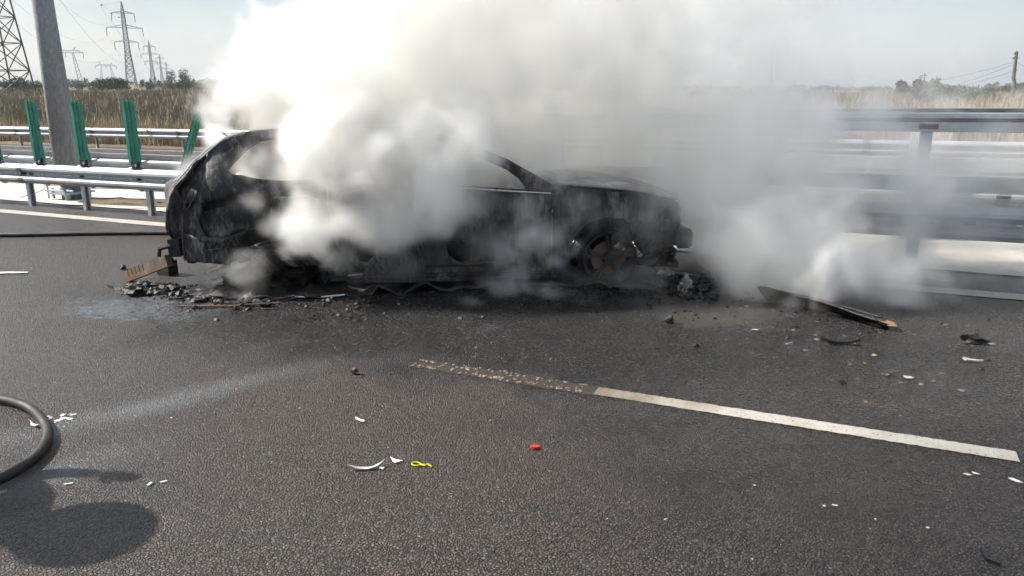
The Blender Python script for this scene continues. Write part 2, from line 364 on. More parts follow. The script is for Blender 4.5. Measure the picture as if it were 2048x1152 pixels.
# ------------------------------------------------------------------ guardrails
def wprof(y, z, s):  # W-beam, face toward -y when s=-1
    pts = [(0,0),(.022,.012),(.075,.055),(.078,.085),(.02,.125),(.0,.14),(.0,.17),(.02,.185),(.078,.225),(.075,.255),(.022,.298),(0,.31)]
    return [(y+s*a, z+b) for a, b in pts]
def cpost(y, z0, z1, s, w=.10, d=.055, t=.005): # channel post, open to +x
    v = []; o = [(-w/2, -d/2), (w/2, -d/2), (w/2, d/2), (w/2-.02, d/2), (w/2-.02, d/2-t), (w/2-t, d/2-t), (w/2-t, -d/2+t), (-w/2+t, -d/2+t), (-w/2+t, d/2-t), (-w/2+.02, d/2-t), (-w/2+.02, d/2), (-w/2, d/2)]
    n = len(o)
    for z in (z0, z1): v += [(b, y+a, z) for a, b in o]
    return v, [(i, (i+1)%n, n+(i+1)%n, n+i) for i in range(n)]+[tuple(range(n))[::-1], tuple(range(n, 2*n))]
def barrier(name, Y, s, x0, x1, posts, joint, seglen, tall, label, xt=None, ptop=.66, py=None):
    """s=-1: beam on the camera side"""
    b = empty(name, (0, Y, 0), label=label, cat='guardrail')
    x = joint
    while x > x0: x -= seglen
    while x < x1:
        a = max(x, x0); e = min(x+seglen, x1)
        bm_ = obj('rail_beam', extrude_prof(wprof(0, .38, s), a-.14, e, .003), M_galv, b) 
        # the next beam laps over this one: rivets at the joint
        if abs(a-joint) < 30:
            bolts = []
            for dx in (.05, .12):
                for z in (.46, .60): obj('joint_bolt', tube([(a-.14+dx, s*.078, z), (a-.14+dx, s*.088, z)], .012, 6), M_dark, bm_)
        x += seglen
    for px in posts:
        top = 1.42 if (tall and px > xt) else ptop
        w = .14 if (tall and px > xt) else .10
        p = obj('post', cpost(-s*(.06 if w < .12 else .075), -.02, top, s, w, .10 if w > .12 else .06), M_galv, b); p.location.x = px
    if tall:
        obj('box_rail', join(box(xt, x1, s*.03-.03, s*.03+.03, .82, .96)), M_galv, b)
        pr = [(s*.0, 1.36), (s*.05, 1.37), (s*.055, 1.445), (s*.012, 1.455), (s*.012, 1.475), (s*.06, 1.485), (s*.06, 1.515), (s*-.06, 1.525)]
        obj('top_rail', extrude_prof(pr, xt, x1, .004), M_galv, b)
    return b
nearposts = [-12.48-1.33*k for k in range(1, 12)]+[-12.48, -11.16, -9.74, -8.42, -7.1, -5.8, -4.5, -3.2, -1.5, .46, 2.5, 4.5, 6.5, 8.5]
nb = barrier('guardrail', 8.15, -1, -40, 30, nearposts, -12.42, 4.0, True, 'long galvanised guardrail along the white edge line, right behind the burnt car', -3.4)
# slots and studs in the valley of the near beam
k = 0; x = -16.
while x < 6:
    o = obj('reflector_stud', tube([(x, -.012, .535), (x, -.018, .535)], .02, 8), M_refl, nb); o.scale = (1.3, 1, .45); o.location = (0, 0, .30); 
    o.location = (x*(1-1.3), 0, .535*(1-.45)); x += 1.33*.5
for x in (-12.3, -11.1, -9.85, -.45, .9, 1.7): obj('bolt', join(tube([(x, -.01, .535), (x, -.028, .535)], .016, 6), box(x-.05, x+.05, -.012, -.009, .522, .548)), M_dark, nb)
for x in (-1.15, -.3, .48, 1.4): obj('bolt', join(box(x-.05, x+.05, -.0135, -.0105, 1.456, 1.472)), M_dark, nb)
obj('post_cap', box(.39, .545, -.064, -.058, 1.385, 1.43), M_box, nb)
sb = barrier('guardrail', 10.25, 1, -60, 40, [-12.3-1.33*k for k in range(-6, 30)]+[-3.55,.47,4.5,8.5,12.5,16.5], -10.5, 4.0, True, 'second galvanised guardrail beyond the pale concrete median, its posts facing the camera', -3.0, .72)
fb = barrier('guardrail', 18.3, -1, -90, 50, [-60+2.0*k for k in range(52)], -20, 4.0, False, 'farthest galvanised guardrail, at the foot of the dry grass field', ptop=.66)
rr_ = obj('reflector', box(-21.4, -21.34, -.1, -.085, .52, .68), M_redr, fb)

# green anti-glare panels on the rail
def panel(px, top, lean, rz, label, zb=.74):
    p = empty('anti_glare_panel', (px, 8.17, .70), rz, label=label, cat='anti-glare panel', group='green anti-glare panels on the guardrail')
    p.rotation_euler = (Matrix.Rotation(lean, 3, 'Y')@Matrix.Rotation(rz, 3, 'Z')).to_euler()
    H = top-zb; w = .12; vs, fs = [], []
    nseg = 12; prof = [(-w, .012), (-w+.012, 0), (-.045, 0), (-.04, -.012), (-.032, 0), (.032, 0), (.04, -.012), (.045, 0), (w-.012, 0), (w, .012)]; k = len(prof)
    for s_ in range(nseg+1):
        z = H*s_/nseg; ww = 1 if s_ < nseg else .93
        for (a, b) in prof: vs.append((a*ww, b-.03, z+.04))
        for (a, b) in reversed(prof): vs.append((a*ww, b-.022, z+.04))
    K = 2*k
    for s_ in range(nseg):
        for i in range(K): fs.append((s_*K+i, s_*K+(i+1)%K, (s_+1)*K+(i+1)%K, (s_+1)*K+i))
    fs.append(tuple(range(K))[::-1]); fs.append(tuple(range(nseg*K, nseg*K+K)))
    b = obj('blade', (vs, fs), M_green, p)
    for sx in (-.038, .038):
        for zz in (.18, .52, .82): obj('groove', box(sx-.003, sx+.003, -.0445, -.0425, zz, zz+.14), M_dark, b)
    for zz in (.14, .42, .66, .86): obj('rivet', tube([(.012, -.03, zz), (.012, -.037, zz)], .008, 6), M_dark, b)
    obj('bracket', join(box(-.03, .10, -.06, -.035, 0, .10), box(-.05, .10, -.06, .02, -.008, .004), bar((.09,-.05,.0),(.09,-.05,.09), .02)), M_dark, p)
    obj('bolt', join(tube([(.055, -.06, .045), (.055, -.075, .045)], .021, 8)), M_zinc, p)
    obj('clamp', join(tube([(-.10, -.05, .0), (-.03, -.05, .012)], .009, 6)), M_zinc, p)
    return p
panel(-12.06, 1.68, 0, R(4), 'green ribbed anti-glare panel on the guardrail, just left of the light pole')
panel(-11.02, 1.67, 0, R(4), 'green ribbed anti-glare panel on the guardrail, next to the light pole on its right')
panel(-9.90, 1.68, 0, R(4), 'upright green anti-glare panel standing on the rail between the light pole and the tilted panel')
panel(-8.97, 1.66, R(27), R(106), 'tilted green anti-glare panel leaning over the rear of the burnt car')
panel(-13.12, 1.68, 0, R(4), 'green anti-glare panel cut by the left edge of the picture')

# ------------------------------------------------------------------ light pole
lp = empty('light_pole', (-12.66, 9.05, 0), label='tall tapered grey light pole standing in the median behind the guardrail', cat='light pole')
obj('shaft', tube([(0,0,-.25),(0,0,.32)]+[(0,0,z) for z in (.33, 3, 6, 9)], [.16,.16,.225,.165,.125,.085], 12), M_pole, lp, smooth=True)
obj('base_plate', join(box(-.26,.26,-.26,.26,.10,.13), *[bar((sx*.2, sy*.2, .02),(sx*.2, sy*.2, .20), .03) for sx in (-1,1) for sy in (-1,1)]), M_galv, lp)
obj('anchor_clamp', join(tube([(-.38,-.22,.16),(.35,-.22,.17)], .018, 8), tube([(.0,-.2,.2),(.12,-.25,.22),(.2,-.26,.12),(.2,-.24,-.02)], .022, 8), tube([(-.3,-.22,.02),(-.3,-.22,.27)], .016, 6)), M_galv, lp)
obj('stay_wire', tube([(-.38,-.22,.18),(-.6,-.26,.10),(-.95,-.3,.02)], .01, 6), M_pole, lp)
obj('lamp_arm', tube([(0,0,8.95),(0,.3,9.3),(0,1.4,9.5)], .04, 8), M_pole, lp)
obj('lamp_head', join(box(-.13,.13,1.35,2.0,9.45,9.56)), M_pole, lp)
obj('earth_patch', (lambda v: v)(rock((-11.3, 9.0, .01), (.85, .35, .03), 3, .3, 3)), M_field, kind='structure')

# ------------------------------------------------------------------ burnt car
CAR = empty('burnt_car', (-4.69, 5.17, 0), R(28.7), label='burnt out black estate car wreck smouldering by the guardrail', cat='car')
WID = 1.80
def tum(u, z):
    w = .045
    if z < .55: w += (.55-z)*.10
    if z > .90: w += (z-.90)*.38
    elif z > .62: w += (z-.62)*.05
    if u < -.25: w += ((-.25-u)**2)*.34
    if u > 3.15: w += ((u-3.15)**2)*.55
    return w
def near(crump=.012, inset=0):
    def f(u, z, t):
        c = crump*(.8*hn(u*3.5, z*3.5, 2)+.55*hn(u*9, z*9, 5)+.28*hn(u*22, z*22, 6))
        return Vector((u+.3*c, tum(u, z)+c+t+inset, z+.25*c))
    return f
def far(crump=.012, inset=0):
    def f(u, z, t):
        c = crump*(hn(u*3.5, z*3.5, 7)+.5*hn(u*9, z*9, 9))
        return Vector((u, WID-tum(u, z)-c-t-inset, z))
    return f
def arc(cx, cz, r, a0, a1, n=12): return [(cx+r*math.cos(R(a0+(a1-a0)*i/n)), cz+r*math.sin(R(a0+(a1-a0)*i/n))) for i in range(n+1)]
def stepjag(l, j): return [(a+random.uniform(-j,j), b+random.uniform(-j,j)) for a, b in l]
quarter = [(-.86,1.0),(-.62,1.195),(-.43,1.35),(-.22,1.43),(.10,1.455),(.47,1.455),(.47,.975),(.50,.72),(.47,.45)]+stepjag(arc(.04,.24,.42,38,168,9),.012)+[(-.42,.26),(-.60,.30),(-.82,.30),(-.86,.40),(-.84,.56),(-.835,.74),(-.79,.84),(-.83,.93)]
qhole = [(-.36,1.105),(-.31,1.17),(-.20,1.28),(-.08,1.355),(.10,1.375),(.36,1.385),(.41,1.36),(.41,1.02),(.10,1.012),(-.15,1.035),(-.32,1.07)]
lamp_hole = [(-.79,.80),(-.745,.90),(-.70,.955),(-.655,.93),(-.66,.87),(-.70,.80),(-.76,.755)]
torn_hole = [(-.60,.54),(-.66,.66),(-.60,.76),(-.63,.83),(-.40,.87),(-.18,.895),(.05,.885),(.30,.89),(.41,.85),(.39,.66),(.25,.70),(.12,.665),(-.1,.64),(-.33,.56),(-.5,.50)]
q = obj('quarter_panel', sheet(quarter, [qhole, lamp_hole, torn_hole], near(.040), .012, .05, .004), M_burn, CAR, True)
obj('window_trim', tube([near()(u, z, -.012) for u, z in densify(qhole, .06)]+[near()(*qhole[0], -.012)], .0065, 6, False), M_burn, q)
obj('hatch_edge', tube([near()(u, z, -.01) for u, z in ((-.86,1.01),(-.74,1.10),(-.62,1.20),(-.50,1.30),(-.43,1.355),(-.38,1.385),(-.22,1.435))], [.008,.009,.009,.009,.012,.009,.006], 6), M_edge, q)
obj('quarter_panel', sheet(quarter, [qhole, lamp_hole], far(.02), .012, .09), M_burn, CAR, True)
# inner wheel house and side inner panel: layered pressings seen where the skin has burnt away
inner = [(-.80,.36),(-.80,.80),(-.45,.93),(-.1,.96),(.45,.93),(.46,.60),(.30,.55),(0,.52),(-.30,.40)]
obj('inner_panel', sheet(inner, [], near(.05, .09), .01, .07), M_char, CAR, True)
sw = [(-.72,.72),(-.40,.80),(.0,.86),(.38,.86),(.40,.74),(.05,.68),(-.3,.56),(-.55,.50),(-.70,.56)]
obj('side_swage', sheet(sw, [], near(.05, .05), .02, .06, .008), M_burn, CAR, True)
obj('bumper_corner', sheet([(-.84,.34),(-.80,.30),(-.46,.30),(-.38,.40),(-.40,.52),(-.83,.55)], [[(-.62,.42),(-.48,.42),(-.45,.48),(-.60,.49)]], near(.03, -.03), .015, .05, .01), M_burn, CAR, True)
obj('seam', tube([near()(u, z, -.02) for u, z in ((-.66,.97),(-.68,.86),(-.74,.78),(-.80,.72),(-.81,.56),(-.83,.45),(-.83,.31))], .006, 6), M_box, CAR)
obj('crease', tube([near()(u, z, -.016) for u, z in ((-.80,.50),(-.7,.435),(-.55,.42),(-.42,.44),(-.36,.52))], .007, 6), M_box, CAR)
frame_s = [(.47,1.455),(.9,1.465),(1.25,1.45),(1.7,1.325),(2.1,1.155),(2.47,.945),(2.50,.90),(2.50,.868),(2.25,.872),(2.225,.93),(2.17,1.0),(2.07,1.075),(1.62,1.285),(1.32,1.375),(1.27,1.375),(1.27,.96),(1.19,.965),(1.19,1.395),(.60,1.40),(.53,1.37),(.53,.98),(.47,.975)]
obj('side_frame', sheet(frame_s, [], near(.008), .05, .05), M_burn, CAR, True)
obj('side_frame', sheet(frame_s, [], far(.008), .05, .08), M_burn, CAR, True)
rdoor = [(.50,.965),(1.24,.955),(1.25,.5),(1.24,.14),(.78,.14),(.56,.40),(.50,.50),(.505,.72)]
fdoor = [(1.27,.952),(1.85,.905),(2.25,.872),(2.475,.862),(2.47,.5),(2.465,.14),(1.27,.14),(1.26,.5)]
dr = obj('rear_door', sheet(rdoor, [[(.72,.30),(.80,.27),(.88,.33),(.86,.40),(.76,.40)]], near(.040), .02, .045, .006), M_panel, CAR, True)
df = obj('front_door', sheet(fdoor, [[(1.52,.30),(1.60,.26),(1.72,.26),(1.70,.38),(1.60,.52),(1.54,.48)]], near(.034), .02, .045, .006), M_panel, CAR, True)
for q_, fl_ in ((rdoor, 0), (fdoor, 1)): obj(('rear_door','front_door')[fl_], sheet(q_, [], far(.02), .02, .1), M_panel, CAR, True)
for dd in (rdoor, fdoor): obj('door_inner', sheet(dd, [], near(.06, .07), .01, .06), M_char, CAR, True)
obj('door_beam', join(bar(near(0,.05)(1.3,.42,0), near(0,.05)(2.44,.36,0), .04), bar(near(0,.05)(.55,.46,0), near(0,.05)(1.22,.40,0), .04)), M_char, CAR)
obj('window_ledge', tube([near(0)(u, z, -.014) for u, z in ((1.28,.962),(1.55,.938),(1.85,.912),(2.25,.882),(2.46,.868))], .007, 6), M_edge, df)
obj('window_ledge', tube([near(0)(u, z, .028) for u, z in ((1.28,.975),(1.55,.951),(1.85,.925),(2.25,.895))], .007, 6), M_box, df)
obj('door_skin_fold', sheet([(1.28,.52),(1.50,.52),(1.53,.32),(1.66,.24),(1.95,.25),(2.2,.235),(2.2,.215),(1.30,.215)], [], near(.012, -.018), .012, .05, .004), M_box, df, True)
obj('door_gap_edge', tube([near(0)(u, z, -.01) for u, z in ((2.485,.86),(2.48,.6),(2.48,.13))], .006, 6), M_char, df)
obj('sill', join(box(.62, 2.56, .05, .16, .085, .155), box(.66, 2.54, .035, .06, .105, .115), box(.66, 2.54, .035, .06, .135, .145)), M_burn, CAR)
obj('sill', box(.62, 2.56, WID-.16, WID-.05, .085, .155), M_burn, CAR)
fend = [(2.49,.905),(2.62,.905),(2.9,.885),(3.25,.855),(3.52,.80),(3.66,.735),(3.70,.66),(3.66,.635),(3.56,.66),(3.40,.635),(3.24,.60)]+arc(2.99,.27,.37,62,180,14)+[(2.60,.13),(2.49,.13)]
obj('front_fender', sheet(fend, [], near(.030), .015, .045, .006), M_burn, CAR, True)
obj('front_fender', sheet(fend, [], far(.014), .015, .08), M_burn, CAR, True)
obj('arch_lip', tube([near(0)(u, z, -.012) for u, z in arc(2.99,.27,.375,70,182,16)], .011, 6), M_burn, CAR, True)
# ---- front end
obj('lamp_frame', sheet([(3.50,.66),(3.60,.72),(3.69,.66),(3.705,.55),(3.68,.44),(3.60,.42),(3.48,.46),(3.44,.56)], [[(3.50,.52),(3.50,.58),(3.56,.60),(3.60,.57),(3.60,.50)]], near(.02, .02), .03, .04, .006), M_burn, CAR, True)
obj('lamp_frame', sheet([(3.50,.66),(3.60,.72),(3.69,.66),(3.705,.55),(3.68,.44),(3.60,.42),(3.48,.46),(3.44,.56)], [[(3.50,.52),(3.50,.58),(3.56,.60),(3.60,.57),(3.60,.50)]], far(.02, .02), .03, .06, .006), M_burn, CAR, True)
def octo(c, sx, sz, y0, y1):
    o = [(-.5,-.3),(-.35,-.5),(.35,-.5),(.5,-.3),(.5,.3),(.35,.5),(-.35,.5),(-.5,.3)]; vs = [(c[0]+a*sx, y, c[1]+b*sz) for y in (y0, y1) for a, b in o]
    return vs, [(i, (i+1)%8, 8+(i+1)%8, 8+i) for i in range(8)]+[tuple(range(8))[::-1], tuple(range(8,16))]
bb = obj('bumper_beam', octo((3.73,.405), .14, .17, .16, 1.62), M_box, CAR)
obj('beam_cap', join(octo((3.73,.405), .10, .13, .145, .165), octo((3.73,.405), .155, .185, .17, .19), octo((3.735,.40), .02, .02, .138, .15)), M_box, bb)
obj('crash_box', join(box(3.40,3.67,.22,.36,.33,.47), box(3.40,3.67,1.44,1.58,.33,.47)), M_burn, CAR)
obj('radiator_support', join(bar((3.55,.2,.62),(3.55,1.6,.62),.05), bar((3.55,.2,.2),(3.55,1.6,.2),.05), bar((3.55,.32,.2),(3.55,.32,.62),.04), bar((3.55,1.48,.2),(3.55,1.48,.62),.04), bar((3.55,.9,.2),(3.55,.9,.62),.04)), M_char, CAR)
obj('radiator', box(3.44,3.50,.38,1.42,.22,.60), M_char, CAR)
obj('engine', join(rock((3.0,.9,.50), (.34,.36,.24), 4, .25, 3), rock((3.15,.5,.42), (.16,.14,.16), 9, .3), rock((2.8,1.3,.48), (.18,.16,.15), 12, .3)), M_char, CAR)
for w_ in (.30, WID-.30): obj('strut_tower', tube([(3.02,w_,.30),(3.0,w_+(.06 if w_ < 1 else -.06),.68)], [.05,.09], 10), M_char, CAR)
obj('wheelhouse', sheet([(2.52,.16),(2.52,.82),(3.5,.76),(3.5,.30),(3.42,.30)]+arc(2.99,.27,.40,20,176,10), [], near(.05, .30), .01, .1), M_char, CAR, True)
mess = [rock((3.36,.16,.42), (.13,.08,.12), 1, .5), rock((3.50,.20,.30), (.12,.09,.10), 2, .5), rock((3.42,.14,.20), (.16,.09,.06), 5, .5), rock((3.33,.18,.55), (.10,.07,.08), 6, .5), rock((3.58,.22,.22), (.10,.10,.05), 8, .5)]
obj('melted_trim', join(*mess), M_rust, CAR)
obj('torn_bracket', join(cbox((3.56,.18,.245), (.20,.03,.05), Matrix.Rotation(R(-14),3,'Y'), .006), bar((3.60,.16,.30),(3.66,.16,.20),.01), bar((3.62,.16,.23),(3.66,.16,.30),.012), cbox((3.60,.2,.165), (.14,.16,.05), Matrix.Rotation(R(4),3,'Y'))), M_box, CAR)
obj('hanging_wire', join(*[tube([(3.2+random.uniform(0,.35), .08+random.uniform(0,.06), .50), (3.2+random.uniform(0,.35), .07, .38), (3.2+random.uniform(0,.4), .07, .26), (3.25+random.uniform(0,.3), .08, .17)], .006, 5) for _ in range(9)]), M_rust, CAR)
obj('melted_lamp', join(rock((3.50,.10,.13), (.055,.045,.055), 7, .5), tube([(3.55,.1,.15),(3.60,.1,.11),(3.64,.09,.05)], .008, 6)), M_alu, CAR)
# hood: crowned sheet across the car
def hoodf(u, w, t):
    k = (u-2.55)/1.15; z = .925-.03*k-.16*k*k*k+.045*math.sin(math.pi*w/WID)+.008*hn(u*3, w*3, 1)
    return Vector((u, w, z-t))
obj('hood', sheet([(2.53,.17),(3.0,.09),(3.4,.10),(3.62,.20),(3.72,.40),(3.76,.9),(3.72,1.4),(3.62,1.6),(3.4,1.70),(3.0,1.71),(2.53,1.63),(2.60,.9)], [], hoodf, .02, .09), M_hood, CAR, True)
obj('cowl', join(box(2.44,2.56,.16,1.64,.86,.905), cbox((2.55,.14,.915), (.10,.05,.03), Matrix.Rotation(R(8),3,'Y')), cbox((2.64,.12,.905), (.06,.05,.035), Matrix.Rotation(R(-12),3,'Y'))), M_burn, CAR)
obj('firewall', box(2.40,2.45,.12,1.68,.14,.86), M_char, CAR)
def rooff(u, w, t): 
    return Vector((u, w, 1.445+.03*math.sin(math.pi*w/WID)-.05*((u-.45)/.8)**2-.03*math.exp(-((u-.5)**2+(w-.9)**2)*4)+.01*hn(u*4,w*4,3)-t))
obj('roof', sheet([(-.22,.26),(1.2,.26),(1.32,.9),(1.2,1.54),(-.22,1.54),(-.27,.9)], [], rooff, .015, .1), M_burn, CAR, True)
obj('floor_pan', box(.45,2.5,.12,1.68,.09,.13), M_char, CAR)
obj('dashboard_beam', join(tube([(2.2,.16,.74),(2.2,1.64,.74)], .035, 8), rock((2.25,1.2,.66), (.12,.3,.1), 3, .4), rock((2.25,.5,.62), (.1,.2,.1), 5, .4)), M_char, CAR)
obj('steering_wheel', (lambda: join(tube([(1.98+.05*math.cos(t)*.4, .52+.18*math.sin(t), .68+.18*math.cos(t)) for t in [i*math.pi/8 for i in range(17)]], .011, 6, False), tube([(1.98,.52,.68),(2.18,.52,.66)], .02, 6), bar((1.98,.34,.68),(1.98,.70,.68),.015)))(), M_char, CAR)
def seat(u, w, wd=.46):
    s_ = empty('seat_tmp'); bpy.data.objects.remove(s_)
    e = obj('seat_frame', join(bar((u,w-wd/2,.30),(u,w+wd/2,.30),.03), bar((u+.45,w-wd/2,.32),(u+.45,w+wd/2,.32),.03), bar((u,w-wd/2,.30),(u+.45,w-wd/2,.32),.03), bar((u,w+wd/2,.30),(u+.45,w+wd/2,.32),.03),
        bar((u,w-wd/2,.30),(u-.18,w-wd/2,.86),.03), bar((u,w+wd/2,.30),(u-.18,w+wd/2,.86),.03), bar((u-.18,w-wd/2,.86),(u-.18,w+wd/2,.86),.03), bar((u-.08,w-wd/2,.55),(u-.08,w+wd/2,.55),.02),
        bar((u,w-wd/3,.14),(u,w-wd/3,.3),.03), bar((u+.45,w+wd/3,.14),(u+.45,w+wd/3,.3),.03), tube([(u-.18,w-.06,.86),(u-.20,w-.08,1.0),(u-.20,w+.08,1.0),(u-.18,w+.06,.86)], .009, 6)), M_char, CAR)
seat(1.35,.52); seat(1.35,1.28); seat(.45,.9,1.3)
# ---- tailgate: bowed out across the car
def tg(w): return .42*math.sin(math.pi*clampf(w/WID, 0, 1))**.7
tgp = [(.07,.98),(.07,.90),(.10,.80),(.16,.74),(.15,.62),(.22,.52),(.5,.46),(.9,.45),(1.3,.46),(1.58,.52),(1.66,.74),(1.73,.9),(1.73,.98),(1.62,1.18),(1.5,1.36),(.9,1.40),(.30,1.36),(.18,1.18)]
def tailf(w, z, t):
    base = -.80 if z < .95 else -.80+(z-.95)*1.0
    bul = tg(w)*(.75 if z < .9 else .75-.55*(z-.9)/.45)
    return Vector((base-bul+.05*hn(w*4, z*4, 8)+t+(.10*(.62-z) if z < .62 else 0), w, z))
tgo = obj('tailgate', sheet(tgp, [[(.28,1.02),(.9,1.00),(1.52,1.02),(1.42,1.30),(.9,1.33),(.38,1.30)]], tailf, .035, .06), M_burn, CAR, True)
obj('tailgate_edge', tube([tailf(w, z, -.02) for w, z in ((.07,.98),(.12,1.10),(.18,1.19),(.25,1.29),(.31,1.37))], .007, 6), M_edge, tgo)
obj('wiper_stub', join(bar((-.40,.42,1.36),(-.46,.40,1.43),.012), bar((-.46,.40,1.43),(-.44,.38,1.41),.016), rock((-.43,.42,1.35), (.03,.03,.02), 3, .4)), M_edge, tgo)
obj('spoiler_remnant', sheet([(-.42,.30),(-.20,.30),(-.20,1.5),(-.42,1.5),(-.50,.9)], [], lambda u, w, t: Vector((u+.05, w, 1.355+.25*(u+.42)+.025*hn(w*6,u*6,3)-t)), .02, .07, .008), M_burn, CAR, True)
obj('rear_panel', box(-.86,-.82,.22,1.58,.30,.66), M_char, CAR)
obj('collapsed_underbody', join(rock((.1,.75,.26), (.62,.5,.22), 31, .35, 3), rock((-.45,.7,.36), (.30,.5,.14), 33, .35, 3), rock((.42,.30,.22), (.16,.16,.18), 35, .4, 3)), M_char, CAR)
obj('tow_box', join(cbox((-.92,.30,.42), (.10,.24,.16)), tube([(-.93,.14,.45),(-1.02,.12,.43),(-1.04,.14,.36)], .02, 6)), M_char, CAR)
# ---- wheels: bare rims, tyres burnt off
def wheel(name_mat, loc, rot, label):
    w = obj('wheel', (lambda: (tube([(0,-.02,0),(0,.20,0)], .055, 12)))(), M_char, CAR); w.location = loc; w.rotation_euler = rot; w['label'] = label
    rim_prof = [(.245,-.005),(.235,.0),(.225,.02),(.205,.05),(.20,.12),(.205,.18),(.235,.20),(.245,.205),(.25,.20),(.215,.175),(.21,.12),(.215,.05),(.25,.0)]
    n = 40; vs, fs = [], []; k = len(rim_prof)
    for i in range(n):
        t = 2*math.pi*i/n
        for r_, y in rim_prof: 
            r2 = r_+.004*hn(math.cos(t)*4, math.sin(t)*4, y*20); vs.append((r2*math.cos(t), y, r2*math.sin(t)))
    for i in range(n):
        for j in range(k): fs.append((i*k+j, i*k+(j+1)%k, ((i+1)%n)*k+(j+1)%k, ((i+1)%n)*k+j))
    obj('rim', (vs, fs), M_rust, w, True)
    for i in range(5):
        t = 2*math.pi*i/5+.3; parts = []
        for d in (-.13, .13):
            a = Vector((.05*math.cos(t), .01, .05*math.sin(t))); b = Vector((.225*math.cos(t+d), .015, .225*math.sin(t+d))); parts.append(bar(a, b, .03, .022))
        obj('spoke', join(*parts), M_rust, w)
    vs = []; o = []
    for i in range(28):
        t = 2*math.pi*i/28; vs += [(.155*math.cos(t), .075, .155*math.sin(t)), (.155*math.cos(t), .095, .155*math.sin(t))]
    fs = [(2*i, (2*i+2)%56, (2*i+3)%56, 2*i+1) for i in range(28)]+[tuple(range(0,56,2)), tuple(range(1,56,2))[::-1]]
    obj('brake_disc', (vs, fs), M_rusty, w)
    obj('caliper', rock((.09,.085,.10), (.06,.04,.045), 2, .25), M_alu, w)
    vs, fs = [], []
    # wire beads of the burnt tyre
    obj('tyre_cord', join(*[tube([((.262+.006*hn(t*3,kk))*math.cos(t), .03+.06*kk+.012*hn(t*2,kk,4), (.262+.006*hn(t*3,kk))*math.sin(t)) for t in [2*math.pi*i/36 for i in range(37)]], .006, 5, False) for kk in range(3)]), M_char, w)
    return w
wheel('f', (3.0,.035,.255), (0,0,R(3)), 'upright rusty front rim with its tyre burnt away')
wheel('f', (3.0,WID-.2,.255), (0,0,0), None)
wheel('r', (.02,.05,.20), (R(38),R(20),R(4)), 'collapsed rear rim lying tilted under the wheel arch')
wheel('r', (.02,WID-.2,.255), (0,0,0), None)
def bed(u, w, t):
    e = max(0, 1-abs((u-1.35)/2.38)**8)*max(0, 1-abs((w-.8)/1.07)**8); return Vector((u, w, -.03+e*(.085+.07*hn(u*5, w*5, 4)+.05*hn(u*14, w*14, 4)+.03*hn(u*35, w*35, 4))-t*0+(-.02 if t else 0)))
q_ = obj('ash_bed', sheet([(-.95,.0),(-.5,-.12),(.3,-.14),(1.2,-.04),(2.4,-.02),(3.2,-.12),(3.65,-.04),(3.7,1.0),(3.3,1.8),(0,1.85),(-.8,1.6),(-1.0,.6)], [], bed, .01, .07, .02), M_char, CAR, True)
obj('suspension_arm', join(bar((-.1,.3,.20),(.3,.9,.18),.05), bar((3.0,.2,.22),(3.1,.9,.2),.05), tube([(.0,.28,.16),(-.02,.30,.50)], .035, 8)), M_char, CAR)

# ------------------------------------------------------------------ wreckage on the road
def shard(name, loc, poly, thick, mat, rz, label, cat, curl=0.0, tilt=(0,0), group=None):
    """flat bent fragment from an outline in metres"""
    vs, fs = sheet(poly, [], lambda x, y, t: Vector((x, y, curl*(x*x+y*y)*6+.003+t)), thick, .02, .0)
    o = obj(name, (vs, fs), mat, label=label, cat=cat, group=group); o.location = (loc[0], loc[1], .002); o.rotation_euler = (tilt[0], tilt[1], rz); return o
def blob(l, w, n=8, irr=.3):
    return [(l/2*math.cos(2*math.pi*i/n)*(1+random.uniform(-irr,irr)), w/2*math.sin(2*math.pi*i/n)*(1+random.uniform(-irr,irr))) for i in range(n)]
M_white = G('white_fragment').set(Base_Color=(.62,.62,.60), Roughness=.55).m
g = G('pale_fragment'); g.set(Base_Color=g.mix(g.ramp(g.noise(30,4),.4,.65), (.34,.33,.30), (.5,.49,.46)), Roughness=.6); M_pale = g.m
M_red = G('red_plastic').set(Base_Color=(.55,.03,.03), Roughness=.35).m
M_yel = G('yellow_plastic').set(Base_Color=(.55,.48,.02), Roughness=.45).m
M_orange = G('scorched_orange').set(Base_Color=(.20,.115,.06), Roughness=.6).m
M_blackp = G('black_plastic').set(Base_Color=(.012,.012,.014), Roughness=.3).m

# hoses
p = [(-11.863, 5.56, 0), (-10.812, 5.824, 0), (-10.049, 6.111, 0), (-9.484, 6.393, 0), (-8.934, 6.689, 0), (-8.226, 7.009, -0), (-7.614, 7.253, 0), (-6.905, 7.385, 0)]
def smoothpts(p, n=6):
    p = [Vector(q) for q in p]; o = []
    for i in range(len(p)-1):
        a, b, c, d = p[max(i-1,0)], p[i], p[i+1], p[min(i+2,len(p)-1)]
        for k in range(n):
            t = k/n; o.append(.5*((2*b)+(c-a)*t+(2*a-5*b+4*c-d)*t*t+(3*b-a-3*c+d)*t*t*t))
    o.append(p[-1]); return o
hp = [Vector((q[0], q[1]+.01*hn(i*.3,1), .028)) for i, q in enumerate(smoothpts(p))]
obj('fire_hose', tube(hp, .027, 10), M_hose, smooth=True, label='thin straight black hose running across the road to the rear of the car', cat='hose')
p = [(-5.373, 1.948, 0), (-5.158, 2.258, 0), (-4.876, 2.453, 0), (-4.548, 2.57, -0), (-4.281, 2.573, 0), (-4.017, 2.492, -0), (-3.778, 2.363, -0), (-3.615, 2.198, 0), (-3.54, 2.04, 0), (-3.535, 1.907, 0), (-3.595, 1.726, 0), (-3.648, 1.483, 0)]
hp = [Vector((q[0], q[1], .028)) for q in smoothpts(p, 8)]
obj('fire_hose', tube(hp, .026, 14), M_hose, smooth=True, label='thick black rubber hose curving in a loop at the left edge of the road', cat='hose')

